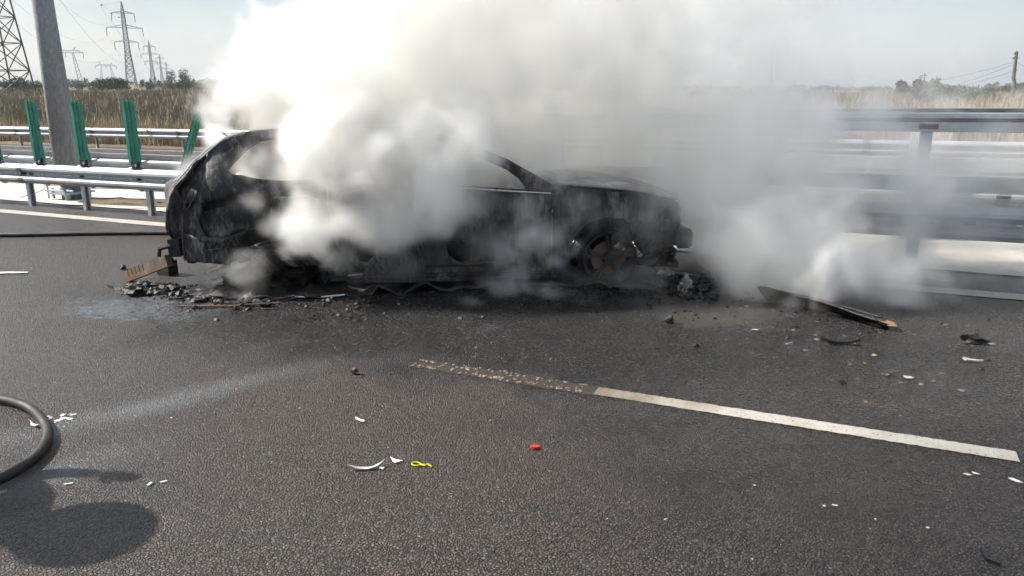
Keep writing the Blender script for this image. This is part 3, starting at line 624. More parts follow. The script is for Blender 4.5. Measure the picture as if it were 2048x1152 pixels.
# fallen rusty bumper beam leaning on the rear corner
a = Vector((-6.433, 5.056, 0))+Vector((0,0,.05)); b = Vector((-5.687, 4.909, 0.299))
e = empty('bumper_beam', a, label='rusty slotted bumper beam hanging off behind the rear corner of the car', cat='car part')
d = b-a; ln = d.length; ax, bx = frame_of(d); dn = d.normalized()
def bp(s, u_, v_): return dn*s+ax*u_+bx*v_
def bbox(s0, s1, u0, u1, v0, v1): return [bp(s,u_,v_) for s, u_, v_ in ((s0,u0,v0),(s1,u0,v0),(s1,u1,v0),(s0,u1,v0),(s0,u0,v1),(s1,u0,v1),(s1,u1,v1),(s0,u1,v1))], box(0,1,0,1,0,1)[1]
obj('beam_body', join(bbox(0,ln,-.03,.03,-.055,.05)), M_rusty, e)
for i in range(5): obj('slot', join(bbox(.07+i*.075,.078+i*.075,-.033,.033,-.01,.053)), M_char, e)
e2 = obj('charred_block', join(cbox((0,0,.075),(.16,.12,.15)), cbox((.03,-.02,.16),(.10,.08,.04)), cbox((.09,0,.10),(.05,.05,.03))), M_char, label='square black charred block under the rear corner of the car', cat='car part'); e2.location = (-6.302, 5.407, 0)

# long bent strip at the right (bumper skin)
pa, pb = Vector((-0.7, 6.652, 0)), Vector((0.283, 6.145, 0))
e = empty('bumper_strip', pa, math.atan2(pb.y-pa.y, pb.x-pa.x), label='long black bent bumper strip lying on the wet road right of the car', cat='car part')
L_ = (pb-pa).length
def stripf(x, v, t): # v across
    return Vector((x, .06*math.sin(x/L_*3.1)+(.09-v)*.9-.05, (.012+v*.85*(1-.45*x/L_))+.012*hn(x*6,v*9)-t))
obj('skin', sheet([(0,0),(L_*.95,0),(L_*.98,.08),(L_*.9,.15),(L_*.5,.17),(.1,.19),(0,.15)], [], stripf, .012, .04, .003), M_char, e, True)
obj('lip', sheet([(.02,0),(L_*.9,0),(L_*.9,.035),(.05,.05)], [], lambda x, v, t: Vector((x, .06*math.sin(x/L_*3.1)-.0+.03-v, .085*(1-.45*x/L_)+.02+t)), .01, .04, .003), M_char, e, True)
obj('torn_end', sheet([(L_*.90,-.02),(L_*1.0,-.05),(L_*1.03,.0),(L_*.98,.06),(L_*.90,.08)], [], lambda x, v, t: Vector((x, v*.9, .03+.25*abs(v)+t)), .008, .02, .002), M_orange, e, True)

# individual fragments:  (px on the road) -> world
FR = [
 ('plastic_shard', (-2.059, 2.769, 0), [(-.085,-.02),(-.03,-.004),(.03,.004),(.085,.035),(.06,.0),(.02,-.022),(-.04,-.03)], .004, M_pale, .35, 'longest curved white plastic shard in the near lane, left of the yellow clip', 'debris', .5),
 ('plastic_shard', (-1.975, 2.885, 0), [(-.035,.02),(.0,.012),(.045,.012),(.02,-.022),(.0,-.012),(-.012,.0)], .003, M_white, 0, 'white V-shaped plastic shard between the longest shard and the yellow clip', 'debris', .2),
 ('plastic_chip', (-1.988, 2.795, 0), [(-.014,.006),(.012,.008),(.014,-.008),(-.01,-.008)], .003, M_white, 0, 'tiny white chip touching the tip of the longest curved shard', 'debris', 0),
 ('plastic_shard', (-2.413, 3.217, 0), [(-.04,.012),(-.01,.006),(.035,.0),(.04,-.015),(.01,-.012),(-.035,.0)], .006, M_white, -.1, 'small curved white plastic strip alone on the asphalt above the longest shard', 'debris', .3),
 ('plastic_shard', (-7.867, 4.81, 0), [(-.22,-.06),(-.02,.03),(.17,.075),(.2,.05),(.08,-.015),(.03,-.02),(-.05,-.07),(-.2,-.11)], .008, M_white, .1, 'long white splinter on the road at the left edge below the straight hose', 'debris', .0),
 ('red_fragment', (-1.395, 3.286, 0), blob(.045,.03), .012, M_red, .3, 'bright red plastic fragment alone in the near lane', 'debris', .3),
 ('plastic_shard', (-4.019, 2.448, 0), [(-.055,.01),(-.01,-.012),(.04,-.012),(.055,.01),(.02,.004),(-.02,.006)], .006, M_white, -.1, 'white curled shard inside the loop of the thick hose', 'debris', .6),
 ('plastic_shard', (-2.885, 2.232, 0), [(-.009,.014),(.004,.013),(.009,-.014),(-.004,-.013)], .004, M_white, .1, 'narrow white sliver right of the shadow, left one of a pair', 'debris', 0),
 ('plastic_shard', (-2.841, 2.272, 0), [(.009,.014),(-.001,.015),(-.012,-.012),(-.003,-.012)], .004, M_white, -.2, 'narrow white sliver right of the shadow, right one of a pair', 'debris', 0),
 ('plastic_shard', (-3.239, 2.082, 0), [(-.02,-.01),(.018,.010),(.02,.002),(-.005,-.012)], .003, M_white, .3, 'white chip lying at the edge of the arm-shaped shadow', 'debris', 0),
 ('plastic_shard', (0.352, 5.11, 0), blob(.06,.035,7,.2), .006, M_pale, -.2, 'pale grey flat shard on the dark lane above the dashed line', 'debris', .2),
 ('plastic_shard', (0.744, 5.595, 0), [(-.06,.0),(-.05,.03),(.02,.022),(.06,.01),(.0,.008),(-.04,-.02)], .01, M_pale, 0, 'pale curled piece on the road below the black lump at the right', 'debris', .5),
 ('plastic_shard', (-0.655, 5.762, 0), blob(.05,.025), .004, M_pale, .1, 'cream flake left of the small black scrap and below the bumper strip', 'debris', .2),
 ('plastic_shard', (0.71, 8.01, 0), [(-.08,.03),(-.03,.0),(.06,-.02),(.07,-.005),(.0,.015)], .006, M_pale, 0, 'pale sliver on the shoulder right of the tall guardrail post', 'debris', .2),
 ('plastic_shard', (0.562, 3.834, 0), [(-.026,.004),(-.01,.010),(.012,.002),(.0,-.006)], .003, M_white, 0, 'white triangular chip beneath the end of the dashed line, left of a pair', 'debris', 0),
 ('plastic_shard', (0.589, 3.862, 0), [(-.012,.012),(.02,-.002),(.008,-.008),(-.008,-.002)], .003, M_white, 0, 'white triangular chip beneath the end of the dashed line, right of a pair', 'debris', 0),
 ('plastic_shard', (0.751, 3.86, 0), [(-.03,.008),(-.015,.016),(.01,.0),(.024,-.018),(.004,-.018),(-.016,-.004)], .004, M_white, 0, 'largest white chip near the right edge below the dashed line', 'debris', .1),
 ('plastic_shard', (0.008, 3.295, 0), blob(.024,.011,6,.2), .003, M_white, 0, 'small oblong white chip in the near lane at the lower right', 'debris', 0),
 ('plastic_shard', (-0.034, 3.271, 0), blob(.014,.012,5,.3), .003, M_white, 0, 'pointed white speck just left of the oblong chip at the lower right', 'debris', 0),
 ('plastic_shard', (0.363, 3.258, 0), blob(.016,.010,5,.3), .003, M_white, 0, 'lone white speck in the lower right of the near lane', 'debris', 0),
 ('black_scrap', (-0.062, 5.644, 0), [(-.13,-.025),(-.06,.01),(.0,.03),(.08,.03),(.13,.005),(.06,-.0),(-.02,-.005),(-.08,-.03)], .02, M_char, .15, 'thin black charred strip on the dark lane below the bumper strip', 'debris', .3),
 ('plastic_chip', (0.021, 5.703, 0), blob(.035,.015,6,.2), .004, M_white, .1, 'white chip touching the end of the thin black strip', 'debris', 0),
 ('black_clip', (0.557, 3.115, 0), [(-.02,.045),(-.008,.045),(.0,-.01),(.04,-.03),(.035,-.045),(-.012,-.022)], .012, M_blackp, .0, 'black hook-shaped plastic clip near the lower right corner', 'debris', .0),
 ('black_scrap', (-6.356, 4.81, 0), [(-.12,.03),(-.03,.01),(.05,.0),(.1,-.03),(.04,-.03),(-.04,-.008)], .015, M_char, 0, 'thin black twig-like scrap left of the fallen rusty beam', 'debris', 0),
 ('white_flake', (-3.211, 2.09, 0), blob(.02,.01), .003, M_white, 0, None, None, 0),
]
for r_ in FR:
    if r_[6]: shard(*r_[:8], curl=r_[8])
for loc, s_, sd, lab in [
 ((-2.869, 3.814, 0), (.035,.025,.02), 3, 'small dark stone-like lump on the grey asphalt left of the scorched line'),
 ((-1.287, 5.69, 0), (.035,.03,.035), 5, 'round black lump on the wet road below the front of the car'),
 ((-0.98, 5.205, 0), (.022,.02,.015), 6, 'small black lump between the car nose and the dashed line'),
 ((0.787, 6.053, 0), (.075,.04,.035), 7, 'ragged black charred lump on the lane at the right'),
 ((-6.948, 5.409, 0), (.03,.03,.028), 9, 'small black ball left of the hanging rusty beam'),
 ((-1.096, 6.521, 0), (.045,.03,.03), 12, 'black toothed lump in the grey mud in front of the car'),
 ((-0.858, 6.803, 0), (.03,.02,.02), 14, 'small black crumb at the left end of the bumper strip'),
 ((-5.927, 4.69, 0), (.09,.06,.05), 15, 'twisted black lump below the fallen rusty beam'),
]:
    o = obj('charred_lump', rock((0,0,0), s_, sd, .45), M_char, label=lab, cat='debris'); o.location = (loc[0], loc[1], s_[2]*.75)
# yellow ring clip
c0 = (-1.857, 2.897, 0)
ring_ = [(.022*math.cos(t), .017*math.sin(t), .006) for t in [2*math.pi*i/16 for i in range(17)]]
o = obj('yellow_clip', join(tube(ring_, .0035, 6, False), tube([(.02,.004,.006),(.05,.0,.008),(.06,.01,.012),(.085,.006,.006)], .005, 6)), M_yel, label='bright yellow plastic ring clip with a tail in the near lane', cat='debris'); o.location = c0
# thin rods on the wet asphalt beside the car
for i, (a_, b_, lab) in enumerate([((-5.196, 4.512, 0), (-4.442, 4.913, 0), 'thin straight metal rod on the wet road below the rear wheel'), ((-4.476, 5.146, -0), (-4.087, 5.345, 0), 'short thin metal strip lying right of the rear wheel'), ((-4.812, 4.775, 0), (-4.476, 5.146, -0), 'curved thin trim strip lying against the collapsed rear wheel')]):
    a_, b_ = Vector(a_), Vector(b_); mid_ = (a_+b_)/2+Vector((0,-.05*(i == 2),.0))
    obj('metal_strip', tube([a_+Vector((0,0,.02)), mid_+Vector((0,0,.012)), b_+Vector((0,0,.03))], .008 if i != 2 else .014, 6), (M_rusty, M_edge, M_burn)[i], label=lab, cat='debris')

# piles of charred crumbs (too many to count)
def crumbs(name, spots, mat, n, smin, smax, flat=.6, seed=1):
    rs = random.Random(seed); base = [rock((0,0,0), (1,1,1), k, .5, 1) for k in range(5)]; parts = []
    for _ in range(n):
        cx, cy, rx, ry, rz, hz = rs.choice(spots); t = rs.uniform(0, 6.28); q = math.sqrt(rs.random())
        dx, dy = q*rx*math.cos(t), q*ry*math.sin(t); x = cx+dx*math.cos(rz)-dy*math.sin(rz); y = cy+dx*math.sin(rz)+dy*math.cos(rz)
        s_ = smin*(smax/smin)**(rs.random()**2.2); v, f = rs.choice(base); aa = rs.uniform(0, 6.28); st = rs.uniform(.5, 1.8); z = hz*(1-q)*rs.random()
        parts.append(([(x+(p.x*st*math.cos(aa)-p.y*math.sin(aa))*s_, y+(p.x*st*math.sin(aa)+p.y*math.cos(aa))*s_, z+max(0,(p.z+.7))*s_*flat) for p in v], f))
    return obj(name, join(*parts), mat, kind='stuff')
rearspot = [(*(-5.695, 4.884, 0)[:2], .55, .25, .2, .05), (*(-5.068, 4.862, 0)[:2], .6, .16, .1, .04), (*(-5.944, 4.879, 0)[:2], .3, .16, 0, .03)]
frontspot = [(*(-1.329, 6.606, 0)[:2], .17, .17, 0, .14), (*(-1.398, 6.868, 0)[:2], .2, .2, 0, .08), (*(-1.546, 6.908, 0)[:2], .3, .2, 0, .08), (*(-1.289, 7.119, 0)[:2], .35, .25, 0, .02)]
crumbs('charred_crumbs', rearspot, M_char, 520, .006, .05, .6, 2)
crumbs('charred_crumbs', frontspot, M_char, 620, .006, .045, .8, 3)
crumbs('charred_crumbs', [(-3.35,5.55,2.1,.22,R(28.7),.03),(-2.2,6.2,.7,.3,R(28.7),.05),(-3.2,5.5,2.3,.5,R(28.7),.0)], M_char, 800, .005, .028, .55, 4)
crumbs('charred_crumbs', [(.0,6.0,2.2,1.2,0,.0),(-.9,6.4,.8,.6,0,0)], M_char, 260, .004, .02, .6, 8)
o = obj('melted_lump', rock((0,0,0), (.05,.04,.06), 21, .5, 3), M_alu, label='pale melted metal lump in the black debris heap at the car nose', cat='debris'); o.location = Vector((-1.346, 6.562, 0))+Vector((0,0,.09))
crumbs('pale_flakes', [(.4,5.9,1.7,.9,0,0),(.1,5.2,1.7,.8,0,0),(.0,6.2,1.3,.45,0,0)], M_flake, 300, .003, .017, .12, 5)
crumbs('pale_flakes', [(-2.6,4.7,1.9,.4,R(10),0),(-1.0,5.0,1.4,.6,0,0)], M_flake, 200, .003, .010, .2, 6)
crumbs('white_specks', [(-.5,3.0,2.6,.9,R(0),0),(-3.4,3.2,1.2,1.2,0,0),(.9,3.0,.8,.8,0,0),(-1.5,3.3,1.8,.6,0,0)], M_white, 110, .0018, .006, .3, 7)
crumbs('white_specks', [(*(-3.989, 2.585, 0)[:2], .09, .06, 0, 0)], M_white, 12, .010, .018, .2, 17)

# ------------------------------------------------------------------ field vegetation
def blades(name, pts, mat, hmin, hmax, wid, lean=.35, per=5):
    """dry stalks: tapered bent triangles, numpy"""
    P = np.array(pts); n = len(P)*per; P = np.repeat(P, per, axis=0)
    P[:, :2] += rng.normal(0, .07, (n, 2)); h = rng.uniform(hmin, hmax, n)*np.repeat(rng.uniform(.6, 1.15, len(pts)), per); t = rng.uniform(0, 6.283, n); ln = rng.uniform(0, lean, n)*h; a = rng.uniform(0, 6.283, n)
    w = wid*rng.uniform(.6, 1.4, n)*np.repeat(np.array([p[3] for p in pts]), per)
    dx, dy = np.cos(t)*w, np.sin(t)*w; lx, ly = np.cos(a)*ln, np.sin(a)*ln
    V = np.zeros((n, 5, 3)); z0 = P[:, 2]-.03
    V[:,0] = np.stack([P[:,0]-dx, P[:,1]-dy, z0], 1); V[:,1] = np.stack([P[:,0]+dx, P[:,1]+dy, z0], 1)
    V[:,2] = np.stack([P[:,0]+dx*.9+lx*.35, P[:,1]+dy*.9+ly*.35, z0+h*.6], 1); V[:,3] = np.stack([P[:,0]-dx*.9+lx*.35, P[:,1]-dy*.9+ly*.35, z0+h*.6], 1)
    V[:,4] = np.stack([P[:,0]+lx, P[:,1]+ly, z0+h], 1)
    b = np.arange(n)*5; li = np.stack([b,b+1,b+2, b,b+2,b+3, b+3,b+2,b+4], 1).ravel()
    me = bpy.data.meshes.new(name); me.vertices.add(n*5); me.vertices.foreach_set('co', V.ravel()); me.loops.add(len(li)); me.loops.foreach_set('vertex_index', li)
    me.polygons.add(n*3); me.polygons.foreach_set('loop_start', np.arange(0, n*9, 3)); me.update(); me.validate()
    me.materials.append(mat); return link(bpy.data.objects.new(name, me), kind='stuff')
def grassmat(name, a, b, c):
    g = G(name); n = g.noise(.45, 5, .65); n2 = g.noise(4, 3, .6)
    q = g.mix(g.ramp(n2, .3, .7), a, b); q = g.mix(g.ramp(n, .5, .64, 0, .8), q, c); g.set(Base_Color=q, Roughness=.9)
    g.b.inputs['Subsurface Weight'].default_value = 0; return g.m
M_g1 = grassmat('dry_grass', (.34,.27,.17), (.50,.41,.27), (.20,.19,.12))
M_g2 = grassmat('dry_weeds', (.19,.165,.12), (.30,.25,.18), (.15,.165,.10))
M_g3 = grassmat('rust_grass', (.17,.10,.06), (.27,.17,.105), (.15,.12,.08))
def scatter(n, az0, az1, r0, r1, keep=None, pw=1.0):
    o = []
    while len(o) < n:
        az = R(random.uniform(az0, az1)); r = r0*(r1/r0)**(random.random()**pw); x, y = r*math.sin(az), r*math.cos(az)
        if y < 19.9: continue
        if keep and random.random() > keep(x, y): continue
        o.append((x, y, terrain(x, y), max(.6, r/28)))
    return o
blades('dry_grass', scatter(21000, -63, -36, 22, 150, lambda x, y: clampf(.62+1.3*hn(x*.10, y*.13, 4), .06, 1)), M_g1, .35, .85, .016, .35, 4)
blades('dry_weeds', scatter(12000, -63, -34, 24, 150, lambda x, y: clampf(.40-1.5*hn(x*.10, y*.13, 4), .02, 1)), M_g2, .5, 1.25, .02, .3, 4)
blades('dry_grass', scatter(2500, -36, -12, 22, 120), M_g1, .35, .9, .016, .35, 4)
blades('dry_grass', scatter(15000, -12, 14, 24, 260, lambda x, y: clampf(.6+hn(x*.1, y*.1, 3), .1, 1)), M_g3, .5, 1.1, .018, .3, 4)
blades('dry_weeds', scatter(3500, -4, 14, 30, 200, lambda x, y: clampf(.4+hn(x*.1, y*.1, 9), .1, 1)), M_g2, .5, 1.2, .02, .3, 4)
# leaning stubble at the back edge of the median
def leafmat(name, a, b):
    g = G(name); g.set(Base_Color=g.mix(g.ramp(g.noise(6, 4, .7), .3, .7), a, b), Roughness=.65); g.b.inputs['Specular IOR Level'].default_value = .25; return g.m
M_leaf = leafmat('bush_leaf', (.035,.062,.022), (.10,.13,.055)); M_leaf2 = leafmat('far_leaf', (.035,.055,.030), (.065,.09,.045)); M_bark = G('bark').set(Base_Color=(.09,.07,.055), Roughness=.9).m
def crown(c, s, n, leaf, seed, spiky=.0, clumps=14):
    rs = random.Random(seed); cl = []
    for _ in range(clumps):
        a = rs.uniform(0, 6.28); q = math.sqrt(rs.random())*.75; z = rs.uniform(.15, .95); k = math.sqrt(max(.05, 1-(z*1.0-.25)**2*1.2))
        cl.append((c[0]+math.cos(a)*q*s[0]*k, c[1]+math.sin(a)*q*s[1]*k, c[2]+z*s[2]*.85, rs.uniform(.18, .36)))
    vs, fs = [], []
    for i in range(n):
        x, y, z, r_ = rs.choice(cl); d = Vector((rs.gauss(0,1), rs.gauss(0,1), rs.gauss(0,1))).normalized()*(rs.random()**.4)
        p = Vector((x+d.x*r_*s[0], y+d.y*r_*s[1], z+d.z*r_*s[2]*(1+spiky*(d.z > 0))))
        if p.z < c[2]+.02: p.z = c[2]+rs.random()*.3
        a = Vector((rs.gauss(0,1), rs.gauss(0,1), rs.gauss(0,1)+1.2*spiky)).normalized(); b = a.cross(Vector((rs.gauss(0,1), rs.gauss(0,1), rs.gauss(0,1)))).normalized()
        L_ = leaf*rs.uniform(.7, 1.5); k = len(vs); vs += [p-a*L_, p+b*L_*.42, p+a*L_, p-b*L_*.42]; fs.append((k, k+1, k+2, k+3))
    return vs, fs
def shrub(name, base, s, n, leaf, seed, mat, label, cat='bush', spiky=0, clumps=14, group=None):
    e = empty(name, base, label=label, cat=cat, group=group)
    obj('crown', crown((0,0,0), s, n, leaf, seed, spiky, clumps), mat, e)
    rs = random.Random(seed); h = s[2]
    tr = [tube([(0,0,-.3),(0,0,h*.25),(.03*h,0,h*.5)], [.05*h,.035*h,.02*h], 6)]
    for _ in range(5):
        a = rs.uniform(0, 6.28); tr.append(tube([(0,0,h*.12),(math.cos(a)*s[0]*.3, math.sin(a)*s[1]*.3, h*.5),(math.cos(a)*s[0]*.5, math.sin(a)*s[1]*.5, h*.75)], [.025*h,.015*h,.006*h], 5))
    obj('trunk', join(*tr), M_bark, e); return e
def at(dist, gpx): pass
def ground_at(p): return (p[0], p[1], terrain(p[0], p[1])-.05)
# right: bushes in the dry field
shrub('green_bush', ground_at((3.71, 61.89, 0.76)), (1.9,1.5,2.05), 5200, .09, 3, M_leaf, 'tall pointed dark green bush in the dry field, left end of the right-hand thicket', spiky=.5)
shrub('green_bush', ground_at((4.98, 63.81, 0.73)), (2.2,1.6,1.6), 3600, .09, 5, M_leaf, 'lower dark green bush directly right of the tall pointed bush', spiky=.3)
shrub('green_bush', ground_at((7.53, 77.64, 0.71)), (2.8,2,1.5), 2600, .09, 6, M_leaf, 'low green bush tailing off to the right of the thicket, half hidden by drifting smoke')
shrub('round_tree', ground_at((5.41, 149.9, 0.59)), (4.0,3.4,3.0), 3000, .22, 8, M_leaf2, 'rounded far green tree just left of the tall pointed bush')
shrub('low_bush', ground_at((17.5, 148.98, 0.52)), (5,3,1.9), 1800, .2, 9, M_leaf2, 'low dark bush on the horizon just left of the wooden pole')
shrub('low_bush', ground_at((24.21, 168.27, 0.68)), (4,3,3), 1800, .2, 10, M_leaf2, 'green bush on the horizon cut by the right edge of the picture')
shrub('low_bush', ground_at((-0.93, 260, 0.39)), (4,3,2.2), 700, .2, 11, M_leaf2, 'tiny brown-green shrub on the horizon at the left end of the visible right field')
# left: bushes along the field edge
for i, (px, dist, s_, n, lab) in enumerate([
 ((-168.77, 156.26, 3.53), 0, (5.0,4,5.2), 3200, 'large hazy bush standing highest above the far tree line, right of the tall pylon'),
 ((-171.19, 162.45, 3.29), 0, (4.6,3,2.8), 1500, 'low hazy bush joined to the right side of the large hazy bush'),
 ((-142.56, 140.27, 3.25), 0, (4.2,3,3.0), 1700, 'hazy bush beside the smoke at the right end of the far tree line'),
 ((-197.08, 169.59, 3.82), 0, (2.6,2,3.2), 900, 'small hazy bush between the tall pylon and the large hazy bush'),
 ((-155.09, 126.29, 3.38), 0, (4.6,3,2.8), 1700, 'bush at the foot of the tall pylon'),
 ((-159.6, 127.05, 3.42), 0, (4.4,3,3.2), 1700, 'bush on the horizon under the second portal pylon'),
 ((-165.72, 128.99, 3.49), 0, (3.4,3,2.2), 1100, 'low bush left of the second portal pylon'),
 ((-191.61, 144.51, 3.76), 0, (8,4,1.9), 1500, 'long low hedge under the first portal pylon'),
 ((-156.3, 108.04, 3.38), 0, (6,4,2.0), 1600, 'low hedge between the big pylon and the light pole'),
 ((-149.38, 100.43, 3.31), 0, (4,3,3.0), 1400, 'dark bush close behind the foot of the big pylon'),
 ((-151.26, 97.58, 3.33), 0, (4,3,2.2), 1200, 'low dark bush at the left edge behind the big pylon'),
 ((-238.47, 213.38, 4.26), 0, (12,4,2.2), 1600, 'long low hazy thicket on the horizon left of the large hazy bush'),
 ((-161.07, 164.19, 3.45), 0, (5,4,2.4), 1200, 'bush partly swallowed by the white smoke'),
 ]):
    shrub('far_bush', ground_at(px), s_, n, .2 if s_[2] > 2.5 else .17, 30+i, M_leaf2, lab, group=None)
# far treeline as one mass
tl = []
rs = random.Random(5)
for i in range(330):
    az = R(rs.uniform(-66, 20)); r_ = rs.uniform(420, 900); x, y = r_*math.sin(az), r_*math.cos(az)
    tl.append(crown((x, y, terrain(x, y)-.4), (rs.uniform(7, 16), 6, rs.uniform(2, 5)), 55, 1.0, i, 0, 5))
obj('distant_tree_line', join(*tl), M_leaf2, kind='stuff')

# ------------------------------------------------------------------ pylons
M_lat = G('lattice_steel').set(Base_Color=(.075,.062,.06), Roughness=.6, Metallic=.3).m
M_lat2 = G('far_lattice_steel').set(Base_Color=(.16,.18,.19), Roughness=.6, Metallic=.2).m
def lattice(z0, w0, z1, w1, n, t, c=(0,0)):
    parts = []
    def cor(z, w): return [Vector((c[0]+sx*w/2, c[1]+sy*w/2, z)) for sx, sy in ((-1,-1),(1,-1),(1,1),(-1,1))]
    zs = [z0+(z1-z0)*(1-(1-i/n)**1.25) for i in range(n+1)]
    for i in range(n):
        k0 = w0+(w1-w0)*(zs[i]-z0)/(z1-z0); k1 = w0+(w1-w0)*(zs[i+1]-z0)/(z1-z0)
        a, b = cor(zs[i], k0), cor(zs[i+1], k1)
        for j in range(4):
            parts += [bar(a[j], b[j], t*1.5), bar(a[j], b[(j+1)%4], t), bar(a[(j+1)%4], b[j], t), bar(b[j], b[(j+1)%4], t)]
    return join(*parts)
def arm(z, half, d, t, drop):
    p = []
    for s in (-1, 1):
        tip = Vector((s*half, 0, z))
        for y in (-d/2, d/2): p += [bar((s*d/2, y, z), tip, t), bar((s*d/2, y, z+half*.17), tip, t)]
        for k in (.35, .65): p.append(bar((s*(d/2+(half-d/2)*k), 0, z), (s*(d/2+(half-d/2)*k), 0, z+half*.17*(1-k)), t*.8))
    return join(*p)
def danube(base, H, k, rz, t, mat, label, group='lattice pylons with three pairs of arms'):
    e = empty('pylon', base, rz, label=label, cat='pylon', group=group)
    obj('lattice_body', join(lattice(0, 4.2*k, H*.42, 2.1*k, 6, t), lattice(H*.42, 2.1*k, H*.88, 1.3*k, 10, t*.85), lattice(H*.88, 1.3*k, H, .25*k, 3, t*.8)), mat, e)
    for z, hf in ((.87, 4.6), (.70, 7.3), (.535, 4.8)):
        a_ = obj('crossarm', arm(H*z, hf*k, 1.9*k, t*.8, 3), mat, e)
        for s in (-1, 1): obj('insulator', tube([(s*hf*k, 0, H*z), (s*(hf+.12)*k, 0, H*z-3.4*k)], t*.9, 5), mat, a_)
    return e
def portal(base, H, k, rz, t, mat, label):
    e = empty('portal_pylon', base, rz, label=label, cat='pylon', group='portal pylons on the horizon')
    for s in (-1, 1):
        leg = join(*[bar((s*8*k+s*dx*1.6*k, dy*1.0*k, 0), (s*5*k+s*dx*.5*k, dy*.4*k, H*.86), t) for dx in (-1,1) for dy in (-1,1)], *[bar((s*8*k+s*-1.6*k*(1-.7*i/9)-s*3*k*i/10, 0, H*.086*i), (s*8*k+s*1.6*k*(1-.7*(i+1)/9)-s*3*k*(i+1)/10, 0, H*.086*(i+1)), t*.7) for i in range(10)])
        obj('leg', leg, mat, e)
    zc = H*.86; pr = []
    for y in (-.6*k, .6*k):
        pr += [bar((-12*k, y, zc), (12*k, y, zc), t), bar((-12*k, y, zc), (-8*k, y, zc+1.7*k), t), bar((12*k, y, zc), (8*k, y, zc+1.7*k), t), bar((-8*k, y, zc+1.7*k), (8*k, y, zc+1.7*k), t)]
    for i in range(12): pr.append(bar((-10*k+i*1.7*k, 0, zc), (-9.2*k+i*1.7*k, 0, zc+1.6*k), t*.8))
    obj('crossbeam', join(*pr), mat, e)
    for s in (-1, 1): obj('peak', join(bar((s*5*k, 0, zc+1.6*k), (s*7.4*k, 0, zc+4.6*k), t), bar((s*6.4*k, 0, zc+1.6*k), (s*7.4*k, 0, zc+4.6*k), t)), mat, e)
    for x in (-12, 0, 12): obj('insulator', tube([(x*k, 0, zc), (x*k, 0, zc-4*k)], t*.8, 5), mat, e)
    return e
def onterr(p, dz=0): return (p[0], p[1], terrain(p[0], p[1])+dz)
def px_face(p): return math.atan2(-p[0], p[1])*-1
P0 = (-99.26, 63.81, 2.18); P1 = (-307.03, 256.38, 5.41); P2 = (-572.13, 500.27, 8.6); P3 = (-821.2, 731.86, 11.61); P4 = (-1114.01, 1004.49, 15.14)
Q0 = (-515.48, 379.31, 8.51); Q1 = (-821.64, 653.76, 12.64)
face = lambda p, o=0: -math.atan2(p[0], p[1])+o
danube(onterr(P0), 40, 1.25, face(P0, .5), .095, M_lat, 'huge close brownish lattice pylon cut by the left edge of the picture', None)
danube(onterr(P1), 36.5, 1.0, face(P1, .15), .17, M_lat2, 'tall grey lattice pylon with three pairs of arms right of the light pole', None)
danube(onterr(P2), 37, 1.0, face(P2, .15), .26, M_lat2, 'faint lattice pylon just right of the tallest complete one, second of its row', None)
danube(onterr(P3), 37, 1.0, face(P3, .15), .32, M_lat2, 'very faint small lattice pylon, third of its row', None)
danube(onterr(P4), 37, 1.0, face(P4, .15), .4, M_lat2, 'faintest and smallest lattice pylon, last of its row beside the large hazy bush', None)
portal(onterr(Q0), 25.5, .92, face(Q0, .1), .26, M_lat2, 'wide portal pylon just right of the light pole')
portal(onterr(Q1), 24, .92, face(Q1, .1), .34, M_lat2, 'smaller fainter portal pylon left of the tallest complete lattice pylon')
M_wire = G('wire').set(Base_Color=(.07,.075,.08), Roughness=.5).m
def wire(a, b, sag, r_, label, n=24):
    a, b = Vector(a), Vector(b); pts = [a.lerp(b, i/n)-Vector((0,0,sag*4*(i/n)*(1-i/n))) for i in range(n+1)]
    rr = [max(r_, p.length*.000085) for p in pts]
    return obj('overhead_wire', tube(pts, rr, 4), M_wire, label=label, cat='overhead wire')
def armtip(base, H, k, rz, z, hf, s): 
    v = Matrix.Rotation(rz, 3, 'Z')@Vector((s*hf*k, 0, H*z-3.3*k)); return Vector(base)+v
B0, B1, B2 = onterr(P0), onterr(P1), onterr(P2)
lv = ((.87,4.6,'top'),(.70,7.3,'middle'),(.535,4.8,'lowest'))
for z, hf, nm in lv:
    for s in (-1, 1):
        sd = 'left' if s < 0 else 'right'
        wire(armtip(B0, 40, 1.25, face(P0,.5), z, hf, s), armtip(B1, 36.5, 1, face(P1,.15), z, hf, s), 9, .02, f'wire from the close pylon to the {sd} {nm} arm of the tall grey pylon')
        wire(armtip(B1, 36.5, 1, face(P1,.15), z, hf, s), armtip(B2, 37, 1, face(P2,.15), z, hf, s), 9, .02, f'faint wire beyond the {sd} {nm} arm of the tall grey pylon')
